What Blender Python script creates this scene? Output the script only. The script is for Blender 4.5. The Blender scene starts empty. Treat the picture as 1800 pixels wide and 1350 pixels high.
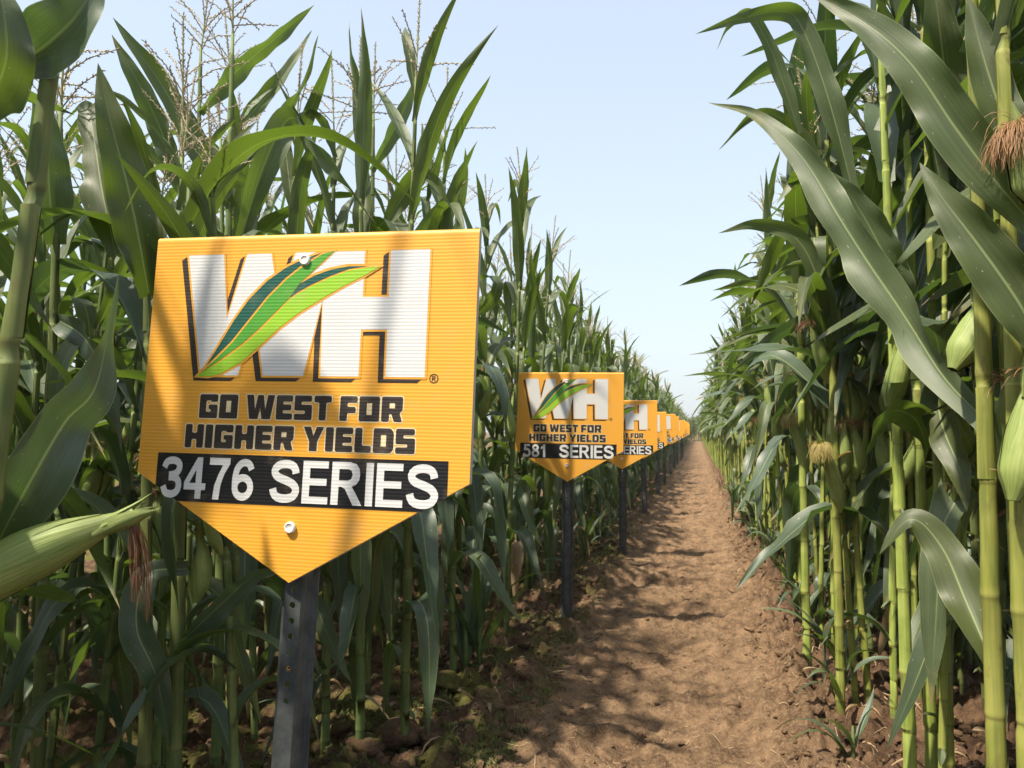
import bpy, math, random
import numpy as np
from mathutils import Vector, Matrix
from mathutils.geometry import tessellate_polygon

S = bpy.context.scene
COL = S.collection
R = math.radians

# ------------------------------------------------------------------ camera
EYE = Vector((0.0, 0.0, 1.07))
YAW, PITCH = R(13.493), R(3.471)
FPX = 1352.0                      # focal length in pixels of the 1800 px wide photograph
cam = bpy.data.cameras.new('camera')
cam.sensor_width = 36.0
cam.lens = 36.0 * FPX / 1800.0
cam.clip_start, cam.clip_end = 0.05, 2000.0
cam.dof.use_dof = True
cam.dof.focus_distance = 1.9
cam.dof.aperture_fstop = 14.0
cam_o = bpy.data.objects.new('camera', cam)
cam_o.location = EYE
cam_o.rotation_euler = (math.pi / 2 + PITCH, 0, YAW)
COL.objects.link(cam_o)
S.camera = cam_o
FWD = Vector((-math.sin(YAW) * math.cos(PITCH), math.cos(YAW) * math.cos(PITCH), math.sin(PITCH)))
RGT = Vector((math.cos(YAW), math.sin(YAW), 0))
UPV = RGT.cross(FWD)


def at(px, py, depth):
    """a point of the place, from its position in the photograph and its distance along the view"""
    return EYE + (FWD + RGT * ((px - 900) / FPX) + UPV * ((675 - py) / FPX)) * depth


# ------------------------------------------------------------------ sky and sun
SUN_AZ, SUN_EL = R(41), R(59.5)          # azimuth measured from -Y (behind the camera) towards -X
sun_dir = Vector((-math.sin(SUN_AZ) * math.cos(SUN_EL), -math.cos(SUN_AZ) * math.cos(SUN_EL), math.sin(SUN_EL)))
world = bpy.data.worlds.new('World')
S.world = world
world.use_nodes = True
nt = world.node_tree
sky = nt.nodes.new('ShaderNodeTexSky')
sky.sky_type = 'NISHITA'
sky.sun_disc = False
sky.sun_elevation = SUN_EL
sky.sun_rotation = math.atan2(sun_dir.x, sun_dir.y)
sky.altitude = 50
sky.air_density = 1.0
sky.dust_density = 2.0
sky.ozone_density = 1.0
bg = nt.nodes['Background']
bg.inputs['Strength'].default_value = 0.15
# summer haze: the clear sky whitens evenly all round towards the horizon
wc = nt.nodes.new('ShaderNodeTexCoord')
wz = nt.nodes.new('ShaderNodeSeparateXYZ')
nt.links.new(wc.outputs['Generated'], wz.inputs[0])


def wmath(op, a, b):
    nd = nt.nodes.new('ShaderNodeMath'); nd.operation = op
    for i, v in enumerate((a, b)):
        if isinstance(v, (int, float)): nd.inputs[i].default_value = v
        else: nt.links.new(v, nd.inputs[i])
    return nd.outputs[0]


wfac = wmath('ADD', wmath('MULTIPLY', wmath('POWER', 2.718, wmath('MULTIPLY', wmath('ABSOLUTE', wz.outputs[2], 0), -3.6)), 0.40), 0.56)
wmix = nt.nodes.new('ShaderNodeMix'); wmix.data_type = 'RGBA'
nt.links.new(wfac, wmix.inputs[0])
nt.links.new(sky.outputs[0], wmix.inputs[6])
wmix.inputs[7].default_value = (2.06, 2.24, 2.32, 1)
nt.links.new(wmix.outputs[2], bg.inputs[0])
sl = bpy.data.lights.new('sun', 'SUN')
sl.energy = 3.3
sl.angle = R(1.8)
sl.color = (1.0, 0.91, 0.76)
so = bpy.data.objects.new('sun', sl)
so.rotation_euler = sun_dir.to_track_quat('Z', 'Y').to_euler()
COL.objects.link(so)
S.view_settings.view_transform = 'Standard'
S.view_settings.look = 'None'
S.view_settings.exposure = 1.36
S.cycles.adaptive_threshold = 0.02
S.view_settings.gamma = 1.0
S.view_settings.use_curve_mapping = False
S.cycles.use_denoising = True
S.cycles.max_bounces = 5
S.cycles.transmission_bounces = 3
S.cycles.diffuse_bounces = 3
S.cycles.glossy_bounces = 2


# ------------------------------------------------------------------ noise
def _hash(ix, iy, seed):
    h = (ix.astype(np.int64) * 374761393 + iy.astype(np.int64) * 668265263 + seed * 1274126177) & 0xffffffff
    h = ((h ^ (h >> 13)) * 1274126177) & 0xffffffff
    return h ^ (h >> 16)


def perlin(x, y, seed=0):
    x = np.asarray(x, float); y = np.asarray(y, float)
    ix, iy = np.floor(x), np.floor(y)
    fx, fy = x - ix, y - iy
    u, v = fx * fx * fx * (fx * (fx * 6 - 15) + 10), fy * fy * fy * (fy * (fy * 6 - 15) + 10)

    def g(dx, dy):
        a = _hash(ix + dx, iy + dy, seed) / 4294967296.0 * 2 * np.pi
        return np.cos(a) * (fx - dx) + np.sin(a) * (fy - dy)
    n0 = g(0, 0) * (1 - u) + g(1, 0) * u
    n1 = g(0, 1) * (1 - u) + g(1, 1) * u
    return (n0 * (1 - v) + n1 * v) * 1.5


def sstep(a, b, x):
    t = np.clip((np.asarray(x, float) - a) / (b - a), 0, 1)
    return t * t * (3 - 2 * t)


# ------------------------------------------------------------------ ground relief
PATH_L, PATH_R = -0.62, 0.28


def ground_z(x, y):
    x = np.asarray(x, float); y = np.asarray(y, float)
    wob = 0.09 * perlin(y * 0.9, y * 0 + 3.3, 5) + 0.05 * perlin(y * 2.7, y * 0 + 1.3, 6)
    d = np.maximum(PATH_L - (x + wob), (x + wob) - PATH_R)       # >0 outside the trodden strip
    rough = sstep(-0.14, 0.12, d)
    far = 1 - sstep(14, 40, np.hypot(x, y))
    z = 0.035 * perlin(x * 0.8, y * 0.5, 1)
    z = z - 0.03 * (1 - sstep(-0.5, -0.05, d))
    lump = np.abs(perlin(x * 7, y * 7, 2)) * 0.075 + np.abs(perlin(x * 15, y * 15, 3)) * 0.050 + np.abs(perlin(x * 34, y * 34, 4)) * 0.024
    lump = lump * (1 + 0.55 * np.exp(-((x - 0.42) / 0.2) ** 2))
    z = z + rough * (lump - 0.035) + rough * 0.05 * perlin(x * 2.6, y * 2.6, 7)
    z = z + 0.045 * np.exp(-((d - 0.14) / 0.13) ** 2) * (0.6 + perlin(x * 3, y * 3, 8))
    row = np.abs((y - 0.87) / 0.77 - np.round((y - 0.87) / 0.77)) * 0.77
    z = z + 0.035 * rough * np.exp(-(row / 0.13) ** 2)              # earth ridged up along the rows
    soft = (1 - rough)
    patch = sstep(0.05, 0.40, perlin(x * 1.7, y * 1.7, 21)) * soft
    z = z + patch * (np.abs(perlin(x * 11, y * 11, 22)) * 0.030 + np.abs(perlin(x * 26, y * 26, 23)) * 0.020 - 0.008)
    foot = perlin(x * 4.2, y * 2.4, 24)
    z = z - soft * 0.022 * sstep(0.30, 0.50, foot)
    z = z + soft * (0.030 * perlin(x * 3.4, y * 3.4, 9) + 0.019 * perlin(x * 8, y * 8, 10) + 0.010 * perlin(x * 19, y * 19, 12) + 0.012 * np.abs(perlin(x * 30, y * 30, 15))
                    + 0.012 * np.clip(perlin(x * 13, y * 13, 14) - 0.25, 0, 1))
    return z * (0.25 + 0.75 * far)


_LX, _LY = np.arange(-5.0, 3.0, 0.01), np.arange(-3.0, 15.0, 0.01)
_LZ = ground_z(*np.meshgrid(_LX, _LY))


def gz(x, y):
    fx, fy = (x + 5.0) / 0.01, (y + 3.0) / 0.01
    i, j = int(fx), int(fy)
    if 0 <= fx and 0 <= fy and i < len(_LX) - 1 and j < len(_LY) - 1:
        a, b = fx - i, fy - j
        return float((_LZ[j, i] * (1 - a) + _LZ[j, i + 1] * a) * (1 - b) + (_LZ[j + 1, i] * (1 - a) + _LZ[j + 1, i + 1] * a) * b)
    return float(ground_z(np.array([x]), np.array([y]))[0])


# ------------------------------------------------------------------ materials
def lin(r, g, b):
    f = lambda c: ((c / 255 + 0.055) / 1.055) ** 2.4 if c > 10 else c / 255 / 12.92
    return (f(r), f(g), f(b), 1)


class NT:
    def __init__(self, name):
        self.m = bpy.data.materials.new(name)
        self.m.use_nodes = True
        self.t = self.m.node_tree
        self.b = self.t.nodes['Principled BSDF']
        self.out = self.t.nodes['Material Output']

    def n(self, kind, **kw):
        nd = self.t.nodes.new('ShaderNode' + kind)
        for k, v in kw.items():
            setattr(nd, k, v)
        return nd

    def l(self, a, b):
        self.t.links.new(a, b)

    def math(self, op, a, b=None, c=None, clamp=False):
        nd = self.n('Math', operation=op, use_clamp=clamp)
        for i, v in enumerate((a, b, c)):
            if v is None:
                continue
            if isinstance(v, (int, float)):
                nd.inputs[i].default_value = v
            else:
                self.l(v, nd.inputs[i])
        return nd.outputs[0]

    def mix(self, fac, a, b, mode='MIX'):
        nd = self.n('Mix', data_type='RGBA', blend_type=mode)
        for i, v in ((0, fac), (6, a), (7, b)):
            if isinstance(v, (int, float)):
                nd.inputs[i].default_value = v
            elif isinstance(v, tuple):
                nd.inputs[i].default_value = v
            else:
                self.l(v, nd.inputs[i])
        return nd.outputs[2]

    def ramp(self, fac, lo, hi):
        nd = self.n('MapRange')
        nd.interpolation_type = 'SMOOTHSTEP'
        self.l(fac, nd.inputs[0])
        nd.inputs[1].default_value = lo
        nd.inputs[2].default_value = hi
        return nd.outputs[0]

    def noise(self, vec, scale, detail=3.0, rough=0.5):
        nd = self.n('TexNoise')
        nd.inputs['Scale'].default_value = scale
        nd.inputs['Detail'].default_value = detail
        nd.inputs['Roughness'].default_value = rough
        if vec is not None:
            self.l(vec, nd.inputs['Vector'])
        return nd.outputs[0]

    def scale_vec(self, vec, s):
        nd = self.n('VectorMath', operation='MULTIPLY')
        self.l(vec, nd.inputs[0])
        nd.inputs[1].default_value = s
        return nd.outputs[0]

    def bump(self, h, strength, dist):
        nd = self.n('Bump')
        nd.inputs['Strength'].default_value = strength
        nd.inputs['Distance'].default_value = dist
        self.l(h, nd.inputs['Height'])
        self.l(nd.outputs[0], self.b.inputs['Normal'])
        return nd.outputs[0]


def plain(name, col, rough=0.6, metal=0.0, var=0.15, scale=30):
    k = NT(name)
    tc = k.n('TexCoord')
    n = k.noise(tc.outputs['Object'], scale, 4)
    dark = tuple(c * (1 - var * 2) for c in col[:3]) + (1,)
    k.l(k.mix(n, dark, tuple(min(1, c * (1 + var)) for c in col[:3]) + (1,)), k.b.inputs['Base Color'])
    k.b.inputs['Roughness'].default_value = rough
    k.b.inputs['Metallic'].default_value = metal
    return k.m


def leaf_material(name, base, dark, trans, tfac=0.34, rough=0.42, dry=0.0):
    k = NT(name)
    uv = k.n('UVMap'); uv.uv_map = 'UVMap'
    sp = k.n('SeparateXYZ')
    k.l(uv.outputs[0], sp.inputs[0])
    u, v = sp.outputs[0], sp.outputs[1]
    d = k.math('ABSOLUTE', k.math('SUBTRACT', u, 0.5))
    info = k.n('ObjectInfo')
    rnd = info.outputs['Random']
    tc = k.n('TexCoord')
    # veins run along the blade: noise stretched along v
    comb = k.n('CombineXYZ')
    k.l(k.math('MULTIPLY', u, 46.0), comb.inputs[0])
    k.l(k.math('MULTIPLY', v, 3.0), comb.inputs[1])
    k.l(k.math('MULTIPLY', rnd, 40.0), comb.inputs[2])
    veins = k.noise(comb.outputs[0], 1.0, 2.0)
    blot = k.noise(tc.outputs['Object'], 9.0, 3.0)
    col = k.mix(k.ramp(veins, 0.3, 0.7), dark, base)
    col = k.mix(k.math('MULTIPLY', k.ramp(blot, 0.35, 0.75), 0.35), col, tuple(min(1, c * 1.55) for c in base[:3]) + (1,))
    hs = k.n('HueSaturation')
    k.l(k.math('ADD', 0.478, k.math('MULTIPLY', rnd, 0.04)), hs.inputs['Hue'])
    k.l(k.math('ADD', 0.74, k.math('MULTIPLY', rnd, 0.5)), hs.inputs['Value'])
    k.l(k.math('SUBTRACT', 1.1, k.math('MULTIPLY', rnd, 0.35)), hs.inputs['Saturation'])
    k.l(col, hs.inputs['Color'])
    col = hs.outputs[0]
    # pale midrib, thin pale margin, small dust specks and scars
    rib = k.math('SUBTRACT', 1.0, k.ramp(d, 0.012, 0.034))
    rib = k.math('MULTIPLY', rib, k.math('SUBTRACT', 1.0, k.ramp(v, 0.30, 0.85)))
    col = k.mix(k.math('MULTIPLY', rib, 0.8), col, (0.30, 0.36, 0.15, 1))
    edge = k.ramp(d, 0.480, 0.497)
    col = k.mix(k.math('MULTIPLY', edge, 0.45), col, (0.38, 0.40, 0.20, 1))
    comb2 = k.n('CombineXYZ')
    k.l(k.math('MULTIPLY', u, 22.0), comb2.inputs[0])
    k.l(k.math('MULTIPLY', v, 60.0), comb2.inputs[1])
    k.l(k.math('MULTIPLY', rnd, 90.0), comb2.inputs[2])
    speck = k.ramp(k.noise(comb2.outputs[0], 1.0, 1.0), 0.75, 0.785)
    col = k.mix(k.math('MULTIPLY', speck, 0.7), col, (0.5, 0.5, 0.36, 1))
    tipn = k.noise(tc.outputs['Object'], 14.0, 3.0)
    tipf = k.ramp(k.math('ADD', v, k.math('MULTIPLY', k.math('SUBTRACT', tipn, 0.5), 0.35)), 0.70, 0.80)
    col = k.mix(k.math('MULTIPLY', tipf, k.math('MULTIPLY', k.ramp(rnd, 0.35, 0.8), 0.8)), col, (0.32, 0.24, 0.09, 1))
    if dry:
        dr = k.ramp(k.noise(tc.outputs['Object'], 5.0, 4.0), 0.35, 0.6)
        col = k.mix(k.math('MULTIPLY', dr, dry), col, (0.42, 0.30, 0.16, 1))
    k.l(col, k.b.inputs['Base Color'])
    k.l(k.math('ADD', rough - 0.06, k.math('MULTIPLY', blot, 0.18)), k.b.inputs['Roughness'])
    k.b.inputs['Specular IOR Level'].default_value = 0.55
    hgt = k.math('ADD', k.math('MULTIPLY', veins, 0.6), k.math('MULTIPLY', rib, 0.8))
    nrm = k.bump(hgt, 0.35, 0.0016)
    tr = k.n('BsdfTranslucent')
    k.l(k.mix(1.0, col, trans, 'MULTIPLY'), tr.inputs[0])
    tcol = k.mix(0.75, col, trans)
    k.l(tcol, tr.inputs[0])
    k.l(nrm, tr.inputs['Normal'])
    mx = k.n('MixShader')
    mx.inputs[0].default_value = tfac
    k.l(k.b.outputs[0], mx.inputs[1])
    k.l(tr.outputs[0], mx.inputs[2])
    k.l(mx.outputs[0], k.out.inputs['Surface'])
    return k.m


M = {}
M['leaf'] = leaf_material('corn_leaf', (0.092, 0.120, 0.042, 1), (0.055, 0.080, 0.030, 1), (0.17, 0.29, 0.014, 1), 0.32, 0.48)
M['leaf_blue'] = leaf_material('corn_leaf_bluish', (0.074, 0.108, 0.060, 1), (0.048, 0.078, 0.042, 1), (0.12, 0.23, 0.02, 1), 0.27, 0.42)
M['leaf_dry'] = leaf_material('corn_leaf_dry', (0.40, 0.28, 0.15, 1), (0.26, 0.17, 0.09, 1), (0.45, 0.28, 0.10, 1), 0.3, 0.7)


def stalk_material(name, base, pale, dark):
    k = NT(name)
    tc = k.n('TexCoord')
    streak = k.noise(k.scale_vec(tc.outputs['Object'], (160, 160, 5)), 1.0, 3)
    blot = k.noise(tc.outputs['Object'], 7.0, 3)
    vc = k.n('VertexColor'); vc.layer_name = 'tint'
    sp = k.n('SeparateColor')
    k.l(vc.outputs[0], sp.inputs[0])
    col = k.mix(k.ramp(streak, 0.3, 0.7), dark, base)
    col = k.mix(k.math('MULTIPLY', k.ramp(blot, 0.4, 0.7), 0.5), col, pale)
    col = k.mix(sp.outputs[0], col, pale)                        # collars and nodes
    col = k.mix(sp.outputs[1], col, (0.10, 0.055, 0.03, 1))      # dry scars, roots
    dirt = k.ramp(k.noise(k.scale_vec(tc.outputs['Object'], (30, 30, 14)), 1.0, 5, 0.65), 0.56, 0.72)
    col = k.mix(k.math('MULTIPLY', dirt, 0.55), col, (0.13, 0.10, 0.045, 1))
    info = k.n('ObjectInfo')
    hs = k.n('HueSaturation')
    k.l(k.math('ADD', 0.485, k.math('MULTIPLY', info.outputs['Random'], 0.03)), hs.inputs['Hue'])
    k.l(k.math('ADD', 0.8, k.math('MULTIPLY', info.outputs['Random'], 0.4)), hs.inputs['Value'])
    k.l(col, hs.inputs['Color'])
    k.l(hs.outputs[0], k.b.inputs['Base Color'])
    k.b.inputs['Roughness'].default_value = 0.62
    k.b.inputs['Specular IOR Level'].default_value = 0.3
    k.b.inputs['Subsurface Weight'].default_value = 0.0
    k.bump(streak, 0.4, 0.0012)
    return k.m


M['stalk'] = stalk_material('corn_stalk', (0.245, 0.280, 0.048, 1), (0.39, 0.41, 0.11, 1), (0.125, 0.170, 0.034, 1))
M['stalk_green'] = stalk_material('corn_stalk_green', (0.105, 0.145, 0.042, 1), (0.24, 0.27, 0.085, 1), (0.06, 0.10, 0.028, 1))


def husk_material():
    k = NT('corn_husk')
    uv = k.n('UVMap'); uv.uv_map = 'UVMap'
    vec = k.scale_vec(uv.outputs[0], (40, 2.0, 1))
    st = k.noise(vec, 1.0, 3)
    blot = k.noise(uv.outputs[0], 3.0, 2)
    col = k.mix(k.ramp(st, 0.3, 0.7), (0.155, 0.215, 0.048, 1), (0.25, 0.30, 0.08, 1))
    col = k.mix(k.math('MULTIPLY', k.ramp(blot, 0.4, 0.7), 0.5), col, (0.34, 0.38, 0.115, 1))
    k.l(col, k.b.inputs['Base Color'])
    k.b.inputs['Roughness'].default_value = 0.58
    k.bump(st, 0.6, 0.0025)
    return k.m


M['husk'] = husk_material()
M['silk_pale'] = plain('silk_pale', (0.52, 0.42, 0.14, 1), 0.5, 0, 0.3, 60)
M['silk_brown'] = plain('silk_brown', (0.22, 0.085, 0.04, 1), 0.6, 0, 0.4, 60)
M['silk_tan'] = plain('silk_tan', (0.42, 0.23, 0.10, 1), 0.5, 0, 0.35, 60)
M['tassel'] = plain('tassel', (0.50, 0.41, 0.25, 1), 0.7, 0, 0.3, 40)
M['tassel_green'] = plain('tassel_green', (0.30, 0.30, 0.13, 1), 0.7, 0, 0.3, 40)


# ------------------------------------------------------------------ mesh helpers
class MB:
    def __init__(self):
        self.v, self.f, self.uv, self.mi, self.t, self.sm = [], [], [], [], [], []

    def add(self, verts, faces, uvs=None, mi=0, tint=None, smooth=True):
        o = len(self.v)
        self.v.extend(tuple(p) for p in verts)
        self.f.extend(tuple(i + o for i in f) for f in faces)
        self.uv.extend(uvs if uvs is not None else [(0.25, 0.2)] * len(verts))
        self.t.extend(tint if tint is not None else [(0, 0)] * len(verts))
        self.mi.extend([mi] * len(faces))
        self.sm.extend([smooth] * len(faces))
        return o

    def grid(self, rows, nu, uvs=None, mi=0, tint=None, closed=False, smooth=True):
        nv = len(rows) // nu
        fs = []
        m = nu if closed else nu - 1
        for j in range(nv - 1):
            for i in range(m):
                a, b = j * nu + i, j * nu + (i + 1) % nu
                fs.append((a, b, b + nu, a + nu))
        return self.add(rows, fs, uvs, mi, tint, smooth)

    def tube(self, pts, rads, n=6, mi=0, tint=None, cap=True, uvl=1.0):
        rows, uvs, tn = [], [], []
        up = Vector((0.31, 0.95, 0.05))
        prev = None
        L = len(pts)
        for j, p in enumerate(pts):
            p = Vector(p)
            t = (Vector(pts[min(j + 1, L - 1)]) - Vector(pts[max(j - 1, 0)]))
            t = t.normalized() if t.length > 1e-9 else Vector((0, 0, 1))
            s = t.cross(up if prev is None else prev)
            s = t.orthogonal().normalized() if s.length < 1e-4 else s.normalized()
            w = s.cross(t).normalized()
            prev = w
            for i in range(n):
                a = 2 * math.pi * i / n
                rows.append(p + (s * math.cos(a) + w * math.sin(a)) * rads[j])
                uvs.append((i / n, j / max(1, L - 1) * uvl))
                tn.append(tint[j] if tint else (0, 0))
        o = self.grid(rows, n, uvs, mi, tn, True)
        if cap:
            self.f.append(tuple(o + (L - 1) * n + i for i in range(n))); self.mi.append(mi); self.sm.append(False)
            self.f.append(tuple(o + i for i in reversed(range(n)))); self.mi.append(mi); self.sm.append(False)
        return o

    def box(self, lo, hi, mi=0):
        x0, y0, z0 = lo; x1, y1, z1 = hi
        v = [(x0, y0, z0), (x1, y0, z0), (x1, y1, z0), (x0, y1, z0), (x0, y0, z1), (x1, y0, z1), (x1, y1, z1), (x0, y1, z1)]
        f = [(0, 3, 2, 1), (4, 5, 6, 7), (0, 1, 5, 4), (1, 2, 6, 5), (2, 3, 7, 6), (3, 0, 4, 7)]
        self.add(v, f, None, mi, None, False)

    def mesh(self, name, mats):
        me = bpy.data.meshes.new(name)
        me.from_pydata(self.v, [], self.f)
        uvl = me.uv_layers.new(name='UVMap')
        idx = np.empty(len(me.loops), np.int32)
        me.loops.foreach_get('vertex_index', idx)
        uvl.data.foreach_set('uv', np.array(self.uv, np.float32)[idx].ravel())
        ca = me.color_attributes.new('tint', 'FLOAT_COLOR', 'POINT')
        t = np.array(self.t, np.float32)
        c = np.zeros((len(self.v), 4), np.float32); c[:, :2] = t; c[:, 3] = 1
        ca.data.foreach_set('color', c.ravel())
        for m in (mats if isinstance(mats, (list, tuple)) else [mats]):
            me.materials.append(m)
        me.polygons.foreach_set('material_index', np.array(self.mi, np.int32))
        me.polygons.foreach_set('use_smooth', np.array(self.sm, bool))
        me.update()
        return me


def obj(name, me, parent=None, loc=None, rot=None):
    o = bpy.data.objects.new(name, me)
    COL.objects.link(o)
    o.parent = parent
    if loc is not None:
        o.location = loc
    if rot is not None:
        o.rotation_euler = rot
    return o


def tag(o, label=None, cat=None, group=None, kind=None):
    if label: o['label'] = label
    if cat: o['category'] = cat
    if group: o['group'] = group
    if kind: o['kind'] = kind
    return o


# ------------------------------------------------------------------ ground
def soil_material():
    k = NT('soil')
    geo = k.n('NewGeometry')
    pos = geo.outputs['Position']
    sp = k.n('SeparateXYZ')
    k.l(pos, sp.inputs[0])
    big = k.noise(pos, 2.2, 4, 0.6)
    midn = k.noise(pos, 11.0, 5, 0.62)
    fine = k.noise(pos, 70.0, 5, 0.7)
    col = k.mix(k.ramp(midn, 0.3, 0.72), (0.086, 0.050, 0.028, 1), (0.290, 0.183, 0.104, 1))
    col = k.mix(k.math('MULTIPLY', k.ramp(fine, 0.42, 0.68), 0.60), col, (0.345, 0.230, 0.138, 1))
    col = k.mix(k.math('MULTIPLY', k.ramp(big, 0.45, 0.75), 0.3), col, (0.34, 0.225, 0.13, 1))
    grit = k.noise(pos, 210.0, 3, 0.6)
    col = k.mix(k.math('MULTIPLY', k.ramp(grit, 0.60, 0.70), 0.55), col, (0.46, 0.33, 0.20, 1))
    col = k.mix(k.math('MULTIPLY', k.ramp(grit, 0.42, 0.32), 0.6), col, (0.07, 0.04, 0.022, 1))
    # loose, damper earth beside the trodden strip, greened by moss on the left
    xw = k.math('ADD', sp.outputs[0], k.math('MULTIPLY', k.math('SUBTRACT', big, 0.5), 0.35))
    left = k.math('SUBTRACT', 1.0, k.ramp(xw, -0.80, -0.52))
    right = k.ramp(xw, 0.24, 0.55)
    side = k.math('MAXIMUM', left, right)
    damp = k.mix(k.ramp(midn, 0.3, 0.75), (0.060, 0.034, 0.021, 1), (0.185, 0.110, 0.064, 1))
    col = k.mix(k.math('MULTIPLY', side, 0.80), col, damp)
    moss = k.ramp(k.noise(pos, 5.2, 5, 0.65), 0.47, 0.60)
    moss = k.math('MULTIPLY', moss, left)
    mcol = k.mix(fine, (0.045, 0.060, 0.014, 1), (0.19, 0.19, 0.04, 1))
    col = k.mix(k.math('MULTIPLY', moss, 0.75), col, mcol)
    k.l(col, k.b.inputs['Base Color'])
    k.b.inputs['Roughness'].default_value = 0.95
    k.b.inputs['Specular IOR Level'].default_value = 0.15
    h = k.math('ADD', k.math('MULTIPLY', k.noise(pos, 28.0, 6, 0.7), 1.0), k.math('MULTIPLY', k.noise(pos, 120.0, 4, 0.7), 0.5))
    k.bump(h, 1.0, 0.022)
    return k.m


M['soil'] = soil_material()


def build_ground():
    xs = np.concatenate([-np.geomspace(300, 2.6, 26)[:-1], np.arange(-2.4, 1.2, 0.0105), np.geomspace(1.5, 300, 28)])
    ys = [-40, -20, -10, -5, -3, -2, -1.4, -1.0, -0.7, -0.4, -0.1, 0.2, 0.5, 0.8, 1.0]
    y = 1.1
    while y < 500:
        ys.append(y); y += max(0.010, 0.0050 * y) if y < 16 else 0.03 * y
    ys = np.array(ys)
    X, Y = np.meshgrid(xs, ys)
    Z = ground_z(X, Y)
    me = bpy.data.meshes.new('ground')
    n, m = len(ys), len(xs)
    V = np.stack([X, Y, Z], -1).reshape(-1, 3).astype(np.float32)
    j, i = np.meshgrid(np.arange(n - 1), np.arange(m - 1), indexing='ij')
    a = (j * m + i).ravel()
    F = np.stack([a, a + 1, a + m + 1, a + m], -1).astype(np.int32)
    me.vertices.add(len(V)); me.vertices.foreach_set('co', V.ravel())
    me.loops.add(F.size); me.loops.foreach_set('vertex_index', F.ravel())
    me.polygons.add(len(F)); me.polygons.foreach_set('loop_start', np.arange(0, F.size, 4, dtype=np.int32))
    me.polygons.foreach_set('use_smooth', np.ones(len(F), bool))
    me.update(calc_edges=True)
    me.materials.append(M['soil'])
    tag(obj('ground', me), 'bare brown earth with a trodden path between the corn', kind='structure')


build_ground()


# ------------------------------------------------------------------ corn leaf
def width_profile(t, tip=0.32):
    a = 0.50 + 0.50 * float(sstep(0, 0.30, t))
    b = 1.0 if t < tip else max(0.0, 1 - ((t - tip) / (1 - tip)) ** 1.9)
    return a * b


def leaf_blade(mb, pts, width, side0, rng, fold=0.28, ripple=1.0, twist=0.0, nu=7, tip=0.32, curl=0.0, mi=0, base_w=None):
    """a blade along pts; side0 is the direction across the blade at its base"""
    n = len(pts)
    rows, uvs = [], []
    L = [0.0]
    for i in range(1, n):
        L.append(L[-1] + (pts[i] - pts[i - 1]).length)
    tot = L[-1]
    s = Vector(side0).normalized()
    ph = rng.uniform(0, 6.28)
    fr = rng.uniform(9, 15)
    ph2 = rng.uniform(0, 6.28)
    for j in range(n):
        t = L[j] / tot
        tg = (pts[min(j + 1, n - 1)] - pts[max(j - 1, 0)]).normalized()
        s = (s - tg * s.dot(tg))
        s = s.normalized() if s.length > 1e-5 else tg.orthogonal().normalized()
        ang = twist * t * t
        q = Matrix.Rotation(ang, 3, tg)
        sd = q @ s
        nn = sd.cross(tg).normalized()
        if nn.z < -0.98: pass
        w = width * 0.5 * width_profile(t, tip)
        fo = fold * (1 - 0.75 * float(sstep(0.02, 0.45, t)))
        for i in range(nu):
            u = -1 + 2 * i / (nu - 1)
            au = abs(u)
            rip = ripple * 0.16 * w * au ** 2 * (math.sin(fr * t * tot / 0.7 + ph + (1.7 if u > 0 else 0)) + 0.5 * math.sin(2.3 * fr * t + ph2 - u))
            rip += ripple * 0.05 * w * math.sin(fr * 0.55 * t * tot / 0.7 + ph2) * min(1, t * 6)
            p = pts[j] + sd * (w * u * (1 - 0.18 * fo - 0.12 * curl)) + nn * (-(w * au * fo) - w * curl * au * au + rip)
            rows.append(p)
            uvs.append((i / (nu - 1), t * 0.8))
    mb.grid(rows, nu, uvs, mi)


def smooth_path(ctrl, n):
    """Catmull-Rom through control points"""
    c = [Vector(p) for p in ctrl]
    c = [c[0] * 2 - c[1]] + c + [c[-1] * 2 - c[-2]]
    out = []
    seg = len(c) - 3
    for k in range(n):
        x = k / (n - 1) * seg
        i = min(int(x), seg - 1)
        t = x - i
        p0, p1, p2, p3 = c[i:i + 4]
        out.append(0.5 * ((2 * p1) + (p2 - p0) * t + (2 * p0 - 5 * p1 + 4 * p2 - p3) * t * t + (3 * p1 - p0 - 3 * p2 + p3) * t ** 3))
    return out


def arc_path(base, az, e0, e1, length, bend, n, rng, kink=None, drift=0.0):
    p = Vector(base)
    pts = [p.copy()]
    st = length / (n - 1)
    for j in range(1, n):
        t = j / (n - 1)
        e = e0 + (e1 - e0) * float(sstep(bend[0], bend[1], t))
        if kink and t > kink[0]:
            e += kink[1] * float(sstep(0, 0.16, t - kink[0]))
        a = az + drift * t * t
        p = p + Vector((math.cos(a) * math.cos(e), math.sin(a) * math.cos(e), math.sin(e))) * st
        pts.append(p.copy())
    return pts


# ------------------------------------------------------------------ corn plant prototypes
def spikelets(mb, p0, p1, n, rng, size, mi=0, start=0.1):
    d = (p1 - p0)
    L = d.length
    t0 = d.normalized()
    s = t0.orthogonal().normalized()
    w = t0.cross(s)
    for k in range(n):
        t = start + (1 - start) * (k + rng.random() * 0.4) / n
        a = k * 2.4 + rng.uniform(-.4, .4)
        o = p0 + d * t
        dirv = (t0 * 0.85 + (s * math.cos(a) + w * math.sin(a)) * 0.55).normalized()
        q = dirv.cross(t0).normalized()
        z = size * rng.uniform(0.75, 1.2)
        a0, tip = o, o + dirv * z
        mid = o + dirv * z * 0.45
        r = z * 0.17
        e = q.cross(dirv)
        mb.add([a0, mid + q * r, mid + e * r, mid - q * r, mid - e * r, tip],
               [(0, 2, 1), (0, 3, 2), (0, 4, 3), (0, 1, 4), (1, 2, 5), (2, 3, 5), (3, 4, 5), (4, 1, 5)], None, mi, None, False)


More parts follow.
